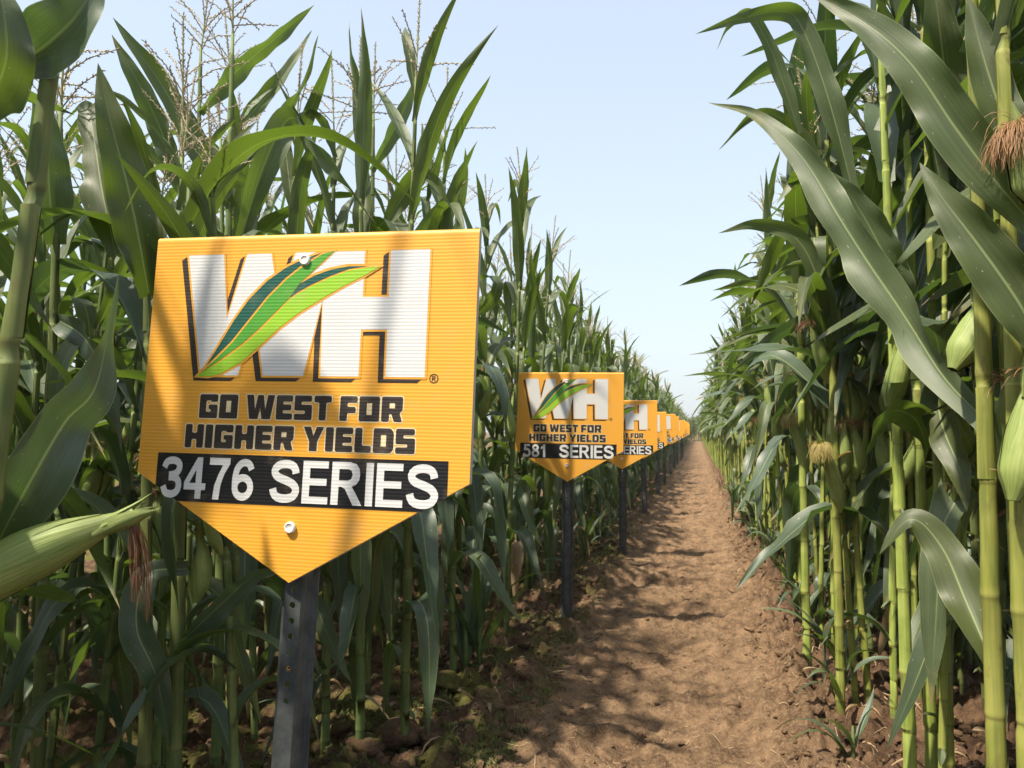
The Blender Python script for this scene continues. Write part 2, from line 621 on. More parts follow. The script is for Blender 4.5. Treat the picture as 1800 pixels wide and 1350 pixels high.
def tassel_mesh(name, base, rng, h=0.30, nb=10, low=False, spread=1.0, mat='tassel'):
    mb = MB()
    lean = Vector((rng.uniform(-.12, .12), rng.uniform(-.12, .12), 1)).normalized()
    top = base + lean * h
    ns = 3 if low else 5
    mb.tube([base, base + lean * h * 0.5, top], [0.0035, 0.0025, 0.0012], ns, 1, None, False)
    if not low:
        spikelets(mb, base, top, int(h / 0.006), rng, 0.0130, 0, 0.4)
    for k in range(nb):
        a = k * 2.4 + rng.uniform(-.3, .3)
        t = 0.02 + 0.42 * k / nb
        b0 = base + lean * h * t
        e = R(rng.uniform(38, 68)) if rng.random() < 0.8 else R(rng.uniform(5, 30))
        e = math.pi / 2 - (math.pi / 2 - e) * spread
        l = rng.uniform(0.13, 0.21) * (h / 0.30)
        dv = Vector((math.cos(a) * math.cos(e), math.sin(a) * math.cos(e), math.sin(e)))
        b1 = b0 + dv * l * 0.5
        sag = Vector((math.cos(a) * 0.3, math.sin(a) * 0.3, rng.uniform(-.25, .12)))
        b2 = b1 + (dv + sag).normalized() * l * 0.5
        mb.tube([b0, b1, b2], [0.0022, 0.0019, 0.0013] if not low else [0.0035, 0.0035, 0.002], 3, 0, None, False)
        if not low:
            spikelets(mb, b0, b1, int(l / 0.017), rng, 0.0120, 0, 0.25)
            spikelets(mb, b1, b2, int(l / 0.014), rng, 0.0120, 0, 0.0)
    return mb.mesh(name, [M[mat], M['tassel_green']])


def stalk_mesh(name, nodes, r0, r1, top, rng, mat, n=12, cx=None, bare_to=0.0):
    """nodes: heights of the nodes; a sheath rises from each node and ends in a flared collar"""
    pts, rad, tint = [], [], []
    z0 = -0.06
    H = top

    def rr(z):
        t = max(0, min(1, z / H))
        return r0 + (r1 - r0) * t ** 1.15

    def put(z, k, a=0.0, b=0.0, zz=0.0):
        c = cx(z)
        pts.append(Vector((c[0] + zz, c[1] + zz * 0.6, z))); rad.append(rr(z) * k); tint.append((a, b))
    put(z0, 1.15, 0, 0.9)
    put(0.0, 1.10, 0, 0.6)
    zig = 0.0
    for i, z in enumerate(nodes):
        nz = nodes[i + 1] if i + 1 < len(nodes) else H * 0.98
        g = nz - z
        zig = (0.0022 if i % 2 else -0.0022) * rng.uniform(0.3, 1.4)
        sh = rng.uniform(0, 0.30)                      # each sheath has its own tone
        br = 0.5 if rng.random() < 0.12 else 0.05
        bare = z < bare_to
        put(z - 0.010, 1.00, 0.0, 0, zig)
        put(z - 0.004, 1.03, 0.0, 0.35 + br * .5, zig)
        put(z + 0.000, 1.075, 0.25, 0.10, zig)
        put(z + 0.005, 1.07, 0.40, 0, zig)
        put(z + 0.020, 1.03, sh, 0, zig * .9)
        put(z + g * 0.45, 1.02 + rng.uniform(-.02, .03), sh, 0, 0)
        if bare:
            put(z + g * 0.90, 1.0, sh * .5, 0.05, 0)
        else:
            put(z + g * 0.80, 1.06, sh, 0, 0)
            put(z + g * 0.875, 1.10, 0.45, 0, 0)
            put(z + g * 0.88, 0.97, 0.0, 0.1, 0)
    put(H, 0.8, 0.1, 0)
    mb = MB()
    o = mb.tube(pts, rad, n, 0, tint, True)
    for q in range(len(pts) * n):                      # stalks are slightly flattened
        c = pts[q // n]
        v = mb.v[o + q]
        mb.v[o + q] = (c.x + (v[0] - c.x) * 1.10, c.y + (v[1] - c.y) * 0.93, v[2])
    # leaf sheaths wrap each internode and meet along an open seam
    for i, z in enumerate(nodes[1:]):
        nz = nodes[i + 2] if i + 2 < len(nodes) else H * 0.98
        g = nz - z
        if z < bare_to and rng.random() < 0.5: continue
        a0 = (math.pi if i % 2 else 0) + rng.uniform(-.4, .4)
        rows, uvs, tn = [], [], []
        top = g * (rng.uniform(0.80, 0.90) if z > bare_to else rng.uniform(0.55, 0.97))
        jag = [rng.uniform(-.16, .04) * g if z < bare_to else 0 for _ in range(9)]
        for q in range(5):
            zz = z + 0.004 + (top - 0.004) * q / 4
            c = cx(zz)
            half = math.pi * (0.93 - 0.10 * q / 4)
            for w in range(9):
                u = w / 8 * 2 - 1
                a = a0 + half * u
                k = 1.09 + 0.03 * (q / 4) ** 2 + 0.04 * abs(u) ** 4 + (0.10 * (1 - abs(u)) if q == 4 else 0)
                rows.append((c[0] + rr(zz) * k * 1.10 * math.cos(a), c[1] + rr(zz) * k * 0.95 * math.sin(a), zz + (jag[w] if q == 4 else 0)))
                uvs.append((0.2 + 0.2 * u, 0.3)); tn.append((0.05 + (0.3 if q == 4 else 0) + 0.30 * abs(u) ** 8, 0.25 if q == 4 and z < bare_to else 0))
        mb.grid(rows, 9, uvs, 0, tn)
    # torn remains of lower sheaths
    for i, z in enumerate(nodes[1:]):
        if z > 1.0 or rng.random() < 0.45: continue
        c = cx(z)
        for q in range(rng.randint(1, 2)):
            a = rng.uniform(0, 6.28)
            od = Vector((math.cos(a), math.sin(a), 0))
            L = rng.uniform(0.02, 0.07)
            ps = [Vector((c[0], c[1], z + 0.002)) + od * rr(z) * 1.0]
            d = (od * 0.5 + Vector((0, 0, rng.choice([1, 1, -0.6])))).normalized()
            for w in range(5):
                d = (d + od * 0.28 + Vector((0, 0, -0.12))).normalized()
                ps.append(ps[-1] + d * L / 5)
            leaf_blade(mb, ps, rng.uniform(0.015, 0.03), (-math.sin(a), math.cos(a), 0), rng, 0.3, 1.6, rng.uniform(-1, 1), 5, 0.2, 0.3, 1)
    return mb.mesh(name, [M[mat], M['leaf_dry'] if rng.random() < 0.4 else M['leaf']])


def ear_parts(name, base, axis, length, rad, rng, silk='silk_tan', nu=14, nv=16, silk_len=0.07, silk_n=60, tips=3, hang=0.4):
    """husk mesh (with loose husk tips) and silk mesh"""
    ax = Vector(axis).normalized()
    s = ax.orthogonal().normalized()
    w = ax.cross(s)
    mb = MB()
    rows, uvs = [], []
    for j in range(nv):
        t = j / (nv - 1)
        r = rad * (0.22 + 0.78 * float(sstep(-0.04, 0.24, t))) * (1 - 0.74 * float(sstep(0.42, 1.0, t)) ** 1.1)
        bow = s * (0.05 * length * math.sin(math.pi * t))
        for i in range(nu):
            a = 2 * math.pi * i / nu
            rr = r * (1 + 0.03 * math.sin(3 * a + t * 3) + 0.018 * math.sin(8 * a - t))
            rows.append(base + bow + ax * (length * t) + (s * math.cos(a) + w * math.sin(a)) * rr)
            uvs.append((i / nu, t))
    mb.grid(rows, nu, uvs, 0, None, True)
    # overlapping outer husks: thin shells wrapping part of the way round
    for k in range(3):
        a0 = rng.uniform(0, 6.28)
        span = rng.uniform(1.6, 2.3)
        t1 = rng.uniform(0.62, 0.95)
        rows, uvs = [], []
        for j in range(10):
            t = t1 * j / 9
            r = rad * (0.22 + 0.78 * float(sstep(-0.04, 0.24, t))) * (1 - 0.74 * float(sstep(0.42, 1.0, t)) ** 1.1) * 1.02 + 0.0009 * (k + 1)
            bow = s * (0.05 * length * math.sin(math.pi * t))
            sw = span * (1 - 0.85 * (j / 9) ** 2.5)
            for i in range(6):
                a = a0 + sw * (i / 5 - 0.5)
                rows.append(base + bow + ax * (length * t) + (s * math.cos(a) + w * math.sin(a)) * r)
                uvs.append((0.1 * k + i / 12, t))
        mb.grid(rows, 6, uvs, 0)
    tip = base + ax * length
    for k in range(tips):
        a = k * 2.1 + rng.uniform(0, 1)
        out = (s * math.cos(a) + w * math.sin(a))
        L = length * rng.uniform(0.06, 0.26)
        ps = [tip - ax * length * 0.22 + out * rad * 0.42]
        dv = (ax + out * rng.uniform(-0.25, 0.05)).normalized()
        for q in range(1, 7):
            dv = (dv + out * rng.uniform(0.0, 0.07)).normalized()
            ps.append(ps[-1] + dv * (length * 0.2 + L) / 6)
        leaf_blade(mb, ps, rad * rng.uniform(0.7, 1.0), ax.cross(out), rng, 0.8, 0.4, 0.2, 5, 0.15, 0.3)
    husk = mb.mesh(name, M['husk'])
    sb = MB()
    for k in range(silk_n):
        a = rng.uniform(0, 6.28)
        r0 = rad * 0.18 * math.sqrt(rng.random())
        p = tip - ax * 0.012 + (s * math.cos(a) + w * math.sin(a)) * r0
        dv = (ax + (s * math.cos(a) + w * math.sin(a)) * rng.uniform(0.2, 1.1)).normalized()
        ps = [p]
        L = silk_len * rng.uniform(0.7, 1.25)
        for q in range(5):
            dv = (dv + Vector((rng.uniform(-.35, .35), rng.uniform(-.35, .35), rng.uniform(-.3, .2) - hang))).normalized()
            ps.append(ps[-1] + dv * L / 5)
        sb.tube(ps, [0.0006, 0.0006, 0.0006, 0.0005, 0.0005, 0.0003], 3, 0, None, False)
    return husk, sb.mesh('silk', M[silk])


def plant_proto(seed, side):
    """list of (name, mesh, parent index or None) of one corn plant standing at the origin"""
    rng = random.Random(seed)
    H = rng.uniform(2.05, 2.25) if side == 'L' else rng.uniform(2.2, 2.45)
    edge = side == 'R'
    nodes, z, g = [], 0.05, 0.10
    while z < H - 0.12:
        nodes.append(z)
        z += g
        g = min(0.205 if side == 'R' and z < 1.2 else 0.165, g * 1.35) * rng.uniform(0.90, 1.10)
    bx, by, p1 = rng.uniform(-.03, .03), rng.uniform(-.03, .03), rng.uniform(0, 6)
    cx = lambda z: (bx * (z / H) ** 2 + 0.006 * math.sin(4 * z + p1) * min(1, z), by * (z / H) ** 2 + 0.006 * math.cos(3.3 * z + p1) * min(1, z))
    r0 = rng.uniform(0.0130, 0.0160) * (0.88 if edge else 1.0)
    parts = [('stalk', stalk_mesh('stalk', nodes, r0, 0.0052, H, rng, 'stalk' if side == 'R' else 'stalk_green', 12, cx, 0.95 if side == 'R' else 0.35), None)]
    az0 = 0.0
    N = len(nodes)
    low = 0.98 if side == 'R' else 0.16
    for i in range(1, N):
        zb = nodes[i] + (nodes[i + 1] - nodes[i]) * 0.87 if i + 1 < N else H * 0.97
        if zb < low and rng.random() < (0.88 if side == 'R' else 0.25):
            continue
        t = zb / H
        az = az0 + (math.pi if i % 2 else 0) + rng.uniform(-.35, .35)
        bump = math.sin(math.pi * min(1, max(0.0, (t - 0.05) / 0.95)) ** 0.9)
        length = (0.42 + 0.46 * bump) * rng.uniform(0.82, 1.12) * (0.88 if side == 'L' else 1.0)
        width = (0.056 + 0.060 * bump) * rng.uniform(0.85, 1.12) * (0.80 if side == 'L' else 0.92)
        kink = None
        if t > 0.72:
            e0 = R(rng.uniform(58, 80)); e1 = e0 - R(rng.uniform(8, 45)); bend = (0.15, 1.0)
            if rng.random() < 0.30:
                e1 = R(rng.uniform(-70, -20)); bend = (0.3, 0.85)
            width *= 0.92
        elif t > 0.4:
            e0 = R(rng.uniform(56, 76)); e1 = R(rng.uniform(-75, 5)); bend = (0.15, rng.uniform(0.65, 1.0))
            if rng.random() < 0.3:
                kink = (rng.uniform(0.35, 0.6), R(-rng.uniform(50, 90)))
        else:
            e0 = R(rng.uniform(40, 65)); e1 = R(rng.uniform(-88, -45)); bend = (0.05, rng.uniform(0.4, 0.75))
            length *= 0.95
        c = cx(zb)
        n = 17
        pts = arc_path((c[0], c[1], zb), az, e0, e1, length, bend, n, rng, kink, rng.uniform(-.7, .7))
        mb = MB()
        sd = Vector((-math.sin(az), math.cos(az), 0))
        leaf_blade(mb, pts, width, sd, rng, rng.uniform(0.35, 0.7), rng.uniform(0.8, 2.0), rng.uniform(-1.3, 1.3), 7, 0.32, rng.uniform(0, 0.3))
        mat = M['leaf'] if t > 0.55 or rng.random() < 0.3 else M['leaf_blue']
        if t < 0.16 and rng.random() < 0.35:
            mat = M['leaf_dry']
        parts.append(('leaf', mb.mesh('leaf', mat), None))
    c = cx(H)
    parts.append(('tassel', tassel_mesh('tassel', Vector((c[0], c[1], H - 0.02)), rng, rng.uniform(0.26, 0.36), rng.randint(7, 11)), None))
    for e in range(1 if rng.random() < (0.25 if edge else 0.65) else 2):
        k = max(range(N), key=lambda q: -abs(nodes[q] - (rng.uniform(0.78, 1.15) + 0.17 * e)))
        a = az0 + (0 if k % 2 else math.pi) + rng.uniform(-1.2, 1.2)
        cc = cx(nodes[k])
        out = Vector((math.cos(a), math.sin(a), 0))
        b = Vector((cc[0], cc[1], nodes[k])) + out * 0.014
        tilt = R(rng.uniform(5, 24))
        ax = out * math.sin(tilt) + Vector((0, 0, math.cos(tilt)))
        hk, sk = ear_parts('ear', b, ax, rng.uniform(0.21, 0.28), rng.uniform(0.025, 0.031), rng, rng.choice(['silk_pale', 'silk_tan', 'silk_brown', 'silk_brown']), 14, 14, rng.uniform(0.05, 0.08), 60)
        pi = len(parts)
        parts.append(('ear', hk, None))
        parts.append(('silk', sk, pi))
    return parts


PROTO = {'I': [plant_proto(400 + i, 'I') for i in range(9)], 'L': [plant_proto(100 + i, 'L') for i in range(13)], 'R': [plant_proto(300 + i, 'R') for i in range(13)]}


def place_plant(proto, x, y, rz, sc, tx, ty, label, group):
    root = obj('corn_plant', None, None, (x, y, gz(x, y)), (tx, ty, rz))
    root.scale = (sc, sc, sc)
    root.empty_display_size = 0.1
    tag(root, label, 'corn plant', group)
    made = []
    near = y < 4.8 and abs(x) < 3
    mat = Matrix.LocRotScale(root.location, root.rotation_euler, root.scale) if near else None
    for nm, me, pa in proto:
        if near and nm in ('leaf', 'ear') and hides_sign(me, mat):
            made.append(root); continue              # no blade grows across the front of a board
        if near and nm == 'silk' and made[pa] is root: continue
        o = bpy.data.objects.new(nm, me)
        COL.objects.link(o)
        o.parent = root if pa is None else made[pa]
        made.append(o)
    return root


# ------------------------------------------------------------------ the plants nearest the camera, leaf by leaf
def hides_sign(me, mat):
    if isinstance(me, np.ndarray):
        V = me
    else:
        V = np.empty(len(me.vertices) * 3, np.float32)
        me.vertices.foreach_get('co', V)
        V = V.reshape(-1, 3)
    V = V @ np.array(mat.to_3x3()).T + np.array(mat.translation)
    d = V - np.array(EYE)
    f = d @ np.array(FWD)
    u = 900 + FPX * (d @ np.array(RGT)) / np.maximum(f, 0.05)
    v = 675 - FPX * (d @ np.array(UPV)) / np.maximum(f, 0.05)
    f0 = (f > 0.05)
    a = f0 & (u > 225) & (u < 865) & (v > 395) & (v < 1030) & (V[:, 1] < 1.27) & (v < 860 + (400 - np.abs(u - 520)) * 0.5)
    b = f0 & (u > 915) & (u < 1100) & (v > 650) & (v < 850) & (V[:, 1] < 4.2)
    c = f0 & (V[:, 1] < 0.9) & (V[:, 0] > -0.75) & (u > -50) & (u < 1850)     # and none hangs right in front of the lens
    e = f0 & (V[:, 0] > 0) & (V[:, 0] < 0.44) & (V[:, 1] < 2.6)             # or far out into the path beside it
    return a.any() or b.any() or c.any() or e.any()


HERO_XY = []


def base_xy(px, py, d):
    p = at(px, py, d)
    return p.x, p.y


def hero_leaf(root_loc, ctrl, width, rng, roll=0.0, mat='leaf', fold=0.45, ripple=2.1, twist=0.0, tip=0.34, curl=0.15, n=38):
    pts = smooth_path([at(*c) for c in ctrl], n)
    tg = (pts[1] - pts[0]).normalized()
    side = tg.cross(pts[0] - EYE).normalized()
    side = Matrix.Rotation(roll, 3, tg) @ side
    mb = MB()
    leaf_blade(mb, [p - root_loc for p in pts], width, side, rng, fold, ripple, twist, 9, tip, curl)
    return mb.mesh('leaf', M[mat])


def hero_plant(seed, xy, H, label, group, leaves=(), ears=(), side='L', lean=(0, 0), r0=0.016, fill=(), tassel=True, tas_h=0.3):
    """leaves: (control points, width, roll, material, twist); fill: heights of further leaves (z, azimuth, length, width, e0, e1)"""
    rng = random.Random(seed)
    x, y = xy
    HERO_XY.append((x, y))
    loc = Vector((x - lean[0] * 1.07, y - lean[1] * 1.07, 0))
    loc.z = gz(loc.x, loc.y)
    root = obj('corn_plant', None, None, loc)
    tag(root, label, 'corn plant', group)
    nodes, z, g = [], 0.05, 0.11
    while z < H - 0.12:
        nodes.append(z); z += g
        g = min(0.21, g * 1.35) * rng.uniform(0.90, 1.10)
    cx = lambda z: (lean[0] * z, lean[1] * z)
    obj('stalk', stalk_mesh('stalk', nodes, r0, 0.0055, H, rng, 'stalk' if side == 'R' else 'stalk_green', 16, cx, 0.9 if side == 'R' else 0.4), root)
    for lf in leaves:
        ctrl, w, roll, mat, tw = (tuple(lf) + (0.0, 'leaf', 0.0)[len(lf) - 2:])
        obj('leaf', hero_leaf(loc, ctrl, w, rng, roll, mat, twist=tw), root)
    fill = list(fill)
    if side == 'R':
        for q in range(7):
            fill.append((1.25 + 0.16 * q, rng.uniform(-50, 150), rng.uniform(0.6, 0.85), rng.uniform(0.075, 0.105), rng.uniform(58, 76), rng.uniform(-60, 30)))
    for z, az, length, w, e0, e1 in fill:
        c = cx(z)
        pts = arc_path((c[0], c[1], z), R(az), R(e0), R(e1), length, (0.1, 0.9), 20, rng, None, rng.uniform(-.5, .5))
        mb = MB()
        leaf_blade(mb, pts, w, (-math.sin(R(az)), math.cos(R(az)), 0), rng, 0.5, 1.0, rng.uniform(-1, 1), 7, 0.32, 0.15)
        me = mb.mesh('leaf', M['leaf' if rng.random() < 0.6 else 'leaf_blue'])
        if not hides_sign(me, Matrix.Translation(loc)):
            obj('leaf', me, root)
    for a, b, rad, silk, slen, sn, hang in ears:
        p, q = at(*a) - loc, at(*b) - loc
        hk, sk = ear_parts('ear', p, q - p, (q - p).length, rad, rng, silk, 24, 20, slen, sn, 5, hang)
        e = obj('ear', hk, root)
        obj('silk', sk, e)
    if tassel:
        c = cx(H)
        obj('tassel', tassel_mesh('tassel', Vector((c[0], c[1], H - 0.02)), rng, tas_h, 12), root)
    return root


GLH = 'corn plants nearest the camera on the left'
GRH = 'corn plants nearest the camera on the right'
PB = math.pi
hero_plant(1, base_xy(28, 260, 1.04), 2.3, 'leaning corn plant at the left picture edge with a green ear aimed at the sign', GLH,
           [([(38, 110, 1.05), (85, 75, 1.02), (135, 25, 1.0), (185, -60, 1.0)], 0.085, -0.2, 'leaf_blue'),
            ([(-30, 190, 1.06), (5, 130, 1.0), (12, 60, 0.98), (-10, -60, 0.98)], 0.07, 0.2),
            ([(-20, 985, 1.1), (40, 870, 1.06), (110, 745, 1.08), (160, 690, 1.1), (185, 600, 1.14), (208, 480, 1.18)], 0.082, 0.25, 'leaf_blue', 0.7)],
           [((-110, 1062, 1.0), (238, 902, 1.06), 0.0345, 'silk_brown', 0.12, 45, 1.6)],
           'L', (0.10, 0.02), 0.0160, [(0.5, 270, 0.7, 0.08, 60, -70), (1.7, 200, 0.8, 0.09, 60, 0)])
hero_plant(2, base_xy(402, 372, 2.42), 2.3, 'corn plant behind the front sign whose long leaf slants up to the left', GLH,
           [([(404, 366, 2.42), (350, 262, 2.36), (285, 150, 2.3), (232, 78, 2.26), (198, 30, 2.24)], 0.088, 0.35),
            ([(400, 300, 2.42), (450, 250, 2.5), (520, 170, 2.6), (560, 60, 2.65)], 0.06, 0.9)], (), 'L', (0, 0), 0.015,
           [(0.5, 200, .6, .07, 50, -70), (0.75, 20, .7, .08, 60, -60), (1.0, 190, .8, .09, 60, -50), (1.25, 10, .8, .09, 62, -30)])
hero_plant(3, base_xy(318, 326, 2.2), 2.0, 'corn plant left of the front sign with a broad upright leaf crossing its neighbour', GLH,
           [([(318, 324, 2.2), (283, 230, 2.16), (240, 140, 2.12), (196, 60, 2.1)], 0.07, -0.3),
            ([(320, 400, 2.2), (380, 330, 2.3), (430, 320, 2.4), (455, 380, 2.45)], 0.07, 0.8)], (), 'L', (0, 0), 0.015,
           [(0.5, 30, .6, .07, 50, -70), (0.8, 220, .7, .08, 60, -60), (1.05, 40, .8, .09, 60, -50), (1.35, 190, .8, .09, 62, -30)])
hero_plant(4, base_xy(264, 520, 1.8), 1.52, 'corn plant beside the front sign with one very dark broad upright leaf', GLH,
           [([(262, 520, 1.8), (246, 430, 1.76), (222, 320, 1.74), (192, 205, 1.72), (172, 110, 1.72)], 0.108, 0.15),
            ([(204, 450, 1.8), (185, 360, 1.84), (168, 250, 1.9), (150, 190, 1.95), (110, 215, 2.0)], 0.085, -0.5)], (), 'L', (-0.03, 0), 0.016,
           [(0.45, 10, .6, .07, 50, -75), (0.7, 190, .7, .08, 60, -60), (0.95, 350, .7, .09, 60, -70), (1.2, 170, .8, .09, 62, -50)], False)
hero_plant(5, base_xy(350, 205, 2.75), 2.45, 'corn plant with a narrow leaf spearing up right towards the sky above the front sign', GLH,
           [([(350, 198, 2.75), (400, 140, 2.75), (470, 80, 2.75), (553, 8, 2.78)], 0.072, 0.5)], (), 'L', (0, 0), 0.013,
           [(0.9, 200, .7, .08, 60, -60), (1.2, 10, .8, .09, 62, -30), (1.6, 180, .8, .09, 62, 0)])
hero_plant(6, base_xy(404, 245, 3.0), 2.45, 'corn plant with a thin dark leaf beside the tassels above the front sign', GLH,
           [([(406, 240, 3.0), (445, 195, 3.0), (500, 130, 3.0), (549, 52, 3.02)], 0.062, -0.5)], (), 'L', (0, 0), 0.013,
           [(0.9, 20, .7, .08, 60, -60), (1.2, 210, .8, .09, 62, -30), (1.6, 0, .8, .09, 62, 0)])
hero_plant(7, base_xy(425, 430, 2.25), 1.68, 'corn plant just behind the front sign, broad leaf folding over at its top', GLH,
           [([(424, 420, 2.25), (450, 330, 2.22), (482, 250, 2.2), (512, 208, 2.2), (545, 240, 2.16), (600, 310, 2.1), (662, 395, 2.05)], 0.085, 0.1)], (), 'L', (0, 0), 0.015,
           [(0.6, 200, .7, .08, 60, -60), (0.9, 10, .8, .09, 62, -60), (1.2, 180, .8, .09, 62, -20)], False)
hero_plant(8, base_xy(655, 330, 3.2), 2.4, 'corn plant behind the right half of the front sign, its spear leaf highest there', GLH,
           [([(653, 300, 3.2), (680, 250, 3.2), (712, 190, 3.2), (747, 112, 3.22)], 0.066, 0.4),
            ([(672, 410, 3.2), (705, 350, 3.15), (745, 302, 3.1), (770, 320, 3.05), (800, 380, 3.0)], 0.085, -0.2)], (), 'L', (0, 0), 0.014,
           [(0.6, 20, .7, .08, 60, -60), (0.9, 190, .8, .09, 62, -60), (1.2, 0, .8, .09, 62, -20)])
hero_plant(9, base_xy(98, 440, 1.9), 1.85, 'corn plant by the left picture edge with a hanging bright backlit leaf', GLH,
           [([(97, 430, 1.9), (88, 350, 1.88), (82, 260, 1.86), (72, 190, 1.85), (50, 160, 1.86)], 0.10, 0.1),
            ([(100, 560, 1.9), (150, 600, 1.8), (200, 700, 1.7), (215, 800, 1.66)], 0.08, 0.6, 'leaf_blue')],
           (), 'L', (0, 0), 0.016,
           [(0.5, 10, .6, .07, 50, -75), (0.75, 190, .7, .08, 60, -60)])
hero_plant(10, base_xy(310, 1200, 1.75), 1.62, 'corn plant below the front sign left corner with drooping bluish lower leaves', GLH,
           [([(330, 1000, 1.75), (260, 1010, 1.7), (240, 1100, 1.66), (275, 1190, 1.66), (300, 1320, 1.7)], 0.07, 0.3, 'leaf_blue'),
            ([(318, 1130, 1.75), (400, 1050, 1.75), (450, 1010, 1.75), (498, 1005, 1.75)], 0.06, 0.5, 'leaf_blue')],
           [((345, 1060, 1.76), (352, 930, 1.8), 0.022, 'silk_brown', 0.05, 14, 0.3)], 'L', (0, 0), 0.0175, [(1.3, 200, .7, .09, 60, -40), (1.5, 10, .7, .09, 60, -40)], False)

# right of the path
hero_plant(21, base_xy(1742, 1000, 1.42), 2.5, 'thick yellow green corn stalk at the right picture edge under the broad slanting leaf', GRH,
           [([(1735, 742, 1.5), (1650, 650, 1.62), (1560, 510, 1.78), (1475, 380, 1.9), (1405, 270, 2.0), (1330, 205, 2.1), (1243, 180, 2.16)], 0.100, -0.45, 'leaf', 0.9),
            ([(1750, 1180, 1.42), (1700, 1060, 1.5), (1655, 960, 1.56), (1600, 912, 1.6), (1545, 975, 1.62)], 0.085, 0.2)],
           [((1675, 650, 1.5), (1752, 492, 1.52), 0.032, 'silk_brown', 0.05, 40, 0.3)], 'R', (0.004, 0), 0.0165, [(2.0, 80, .8, .09, 70, 30), (2.2, 260, .7, .09, 70, 30)])
hero_plant(22, base_xy(1796, 1000, 1.36), 2.5, 'thick corn stalk cut by the right picture edge with two broad grey green leaves', GRH,
           [([(1840, 420, 1.34), (1760, 330, 1.34), (1680, 225, 1.36), (1600, 110, 1.4), (1520, 40, 1.46), (1420, -15, 1.55)], 0.088, 0.0),
            ([(1850, 640, 1.3), (1790, 530, 1.3), (1720, 430, 1.32), (1655, 345, 1.36), (1616, 285, 1.4)], 0.092, 0.1),
            ([(1800, 300, 1.4), (1760, 200, 1.42), (1725, 90, 1.44), (1700, -10, 1.46)], 0.075, 0.2)],
           [((1815, 360, 1.3), (1790, 210, 1.3), 0.028, 'silk_tan', 0.08, 420, 0.8), ((1780, 880, 1.3), (1812, 650, 1.32), 0.03, 'silk_tan', 0.05, 30, 0.4)], 'R', (0.004, 0), 0.017, [(2.1, 90, .8, .09, 70, 30)])
hero_plant(23, base_xy(1583, 1000, 2.2), 2.55, 'leftmost of three bare corn stalks standing together in the right foreground', GRH,
           [([(1500, 340, 2.3), (1475, 240, 2.3), (1445, 140, 2.3), (1415, 60, 2.3), (1385, 22, 2.3), (1310, 30, 2.28), (1222, 60, 2.26)], 0.074, 0.2),
            ([(1405, 235, 2.5), (1375, 140, 2.48), (1345, 65, 2.46), (1312, 24, 2.44), (1278, 48, 2.42), (1260, 88, 2.4)], 0.05, 0.3)],
           [((1562, 715, 2.15), (1592, 588, 2.12), 0.031, 'silk_brown', 0.05, 40, 0.3)], 'R', (-0.01, 0), 0.0158, [(2.0, 100, .8, .09, 70, 30), (2.25, 280, .7, .09, 75, 40)])
hero_plant(24, base_xy(1622, 1000, 2.24), 2.5, 'middle one of three bare corn stalks standing together in the right foreground', GRH,
           [([(1650, 300, 2.2), (1660, 160, 2.15), (1650, 40, 2.1), (1635, -60, 2.1)], 0.13, 0.15),
            ([(1630, 790, 2.2), (1655, 900, 2.14), (1640, 800, 2.1), (1575, 722, 2.08), (1522, 800, 2.06)][0:1] + [(1612, 740, 2.16), (1572, 722, 2.1), (1540, 750, 2.08), (1520, 805, 2.06)], 0.09, 0.5),
            ([(1600, 560, 2.24), (1560, 460, 2.2), (1500, 350, 2.2), (1440, 290, 2.2)], 0.10, 0.3)],
           (), 'R', (-0.008, 0), 0.0155, [(1.9, 80, .8, .1, 70, 30), (2.2, 260, .7, .09, 75, 40)])
hero_plant(25, base_xy(1655, 1000, 2.2), 2.5, 'rightmost of three bare corn stalks standing together in the right foreground', GRH,
           [([(1640, 640, 2.2), (1655, 740, 2.1), (1690, 830, 2.0), (1700, 900, 1.96)], 0.10, 0.4),
            ([(1655, 500, 2.2), (1680, 380, 2.2), (1690, 260, 2.2), (1720, 160, 2.2)], 0.11, 0.3)],
           (), 'R', (0.0, 0), 0.0158, [(1.9, 60, .8, .1, 70, 30), (2.2, 240, .7, .09, 75, 40)])
hero_plant(26, base_xy(1470, 900, 2.85), 2.5, 'corn plant right of the path with a pale yellow silk tuft on its ear', GRH,
           [([(1465, 600, 2.85), (1440, 500, 2.8), (1400, 420, 2.8), (1330, 395, 2.8), (1262, 410, 2.8)], 0.08, 0.4),
            ([(1470, 450, 2.85), (1440, 330, 2.85), (1400, 230, 2.85), (1330, 200, 2.8), (1262, 265, 2.75)], 0.06, 0.4)],
           [((1478, 900, 2.8), (1443, 775, 2.75), 0.026, 'silk_pale', 0.07, 360, 0.9)], 'R', (0, 0), 0.0148, [(1.8, 80, .8, .1, 70, 30), (2.1, 260, .7, .09, 75, 40)])
hero_plant(27, base_xy(1412, 850, 3.3), 2.45, 'corn plant right of the path, pale silk tuft just above its slim ear', GRH, (),
           [((1418, 830, 3.3), (1386, 725, 3.3), 0.026, 'silk_pale', 0.06, 300, 0.9), ((1425, 760, 3.35), (1402, 650, 3.35), 0.024, 'silk_brown', 0.05, 40, 0.4)], 'R', (0, 0), 0.0165,
           [(1.3, 80, .8, .1, 70, -30), (1.6, 260, .8, .1, 70, 0), (1.9, 80, .8, .1, 70, 30), (2.1, 260, .7, .09, 75, 40)])


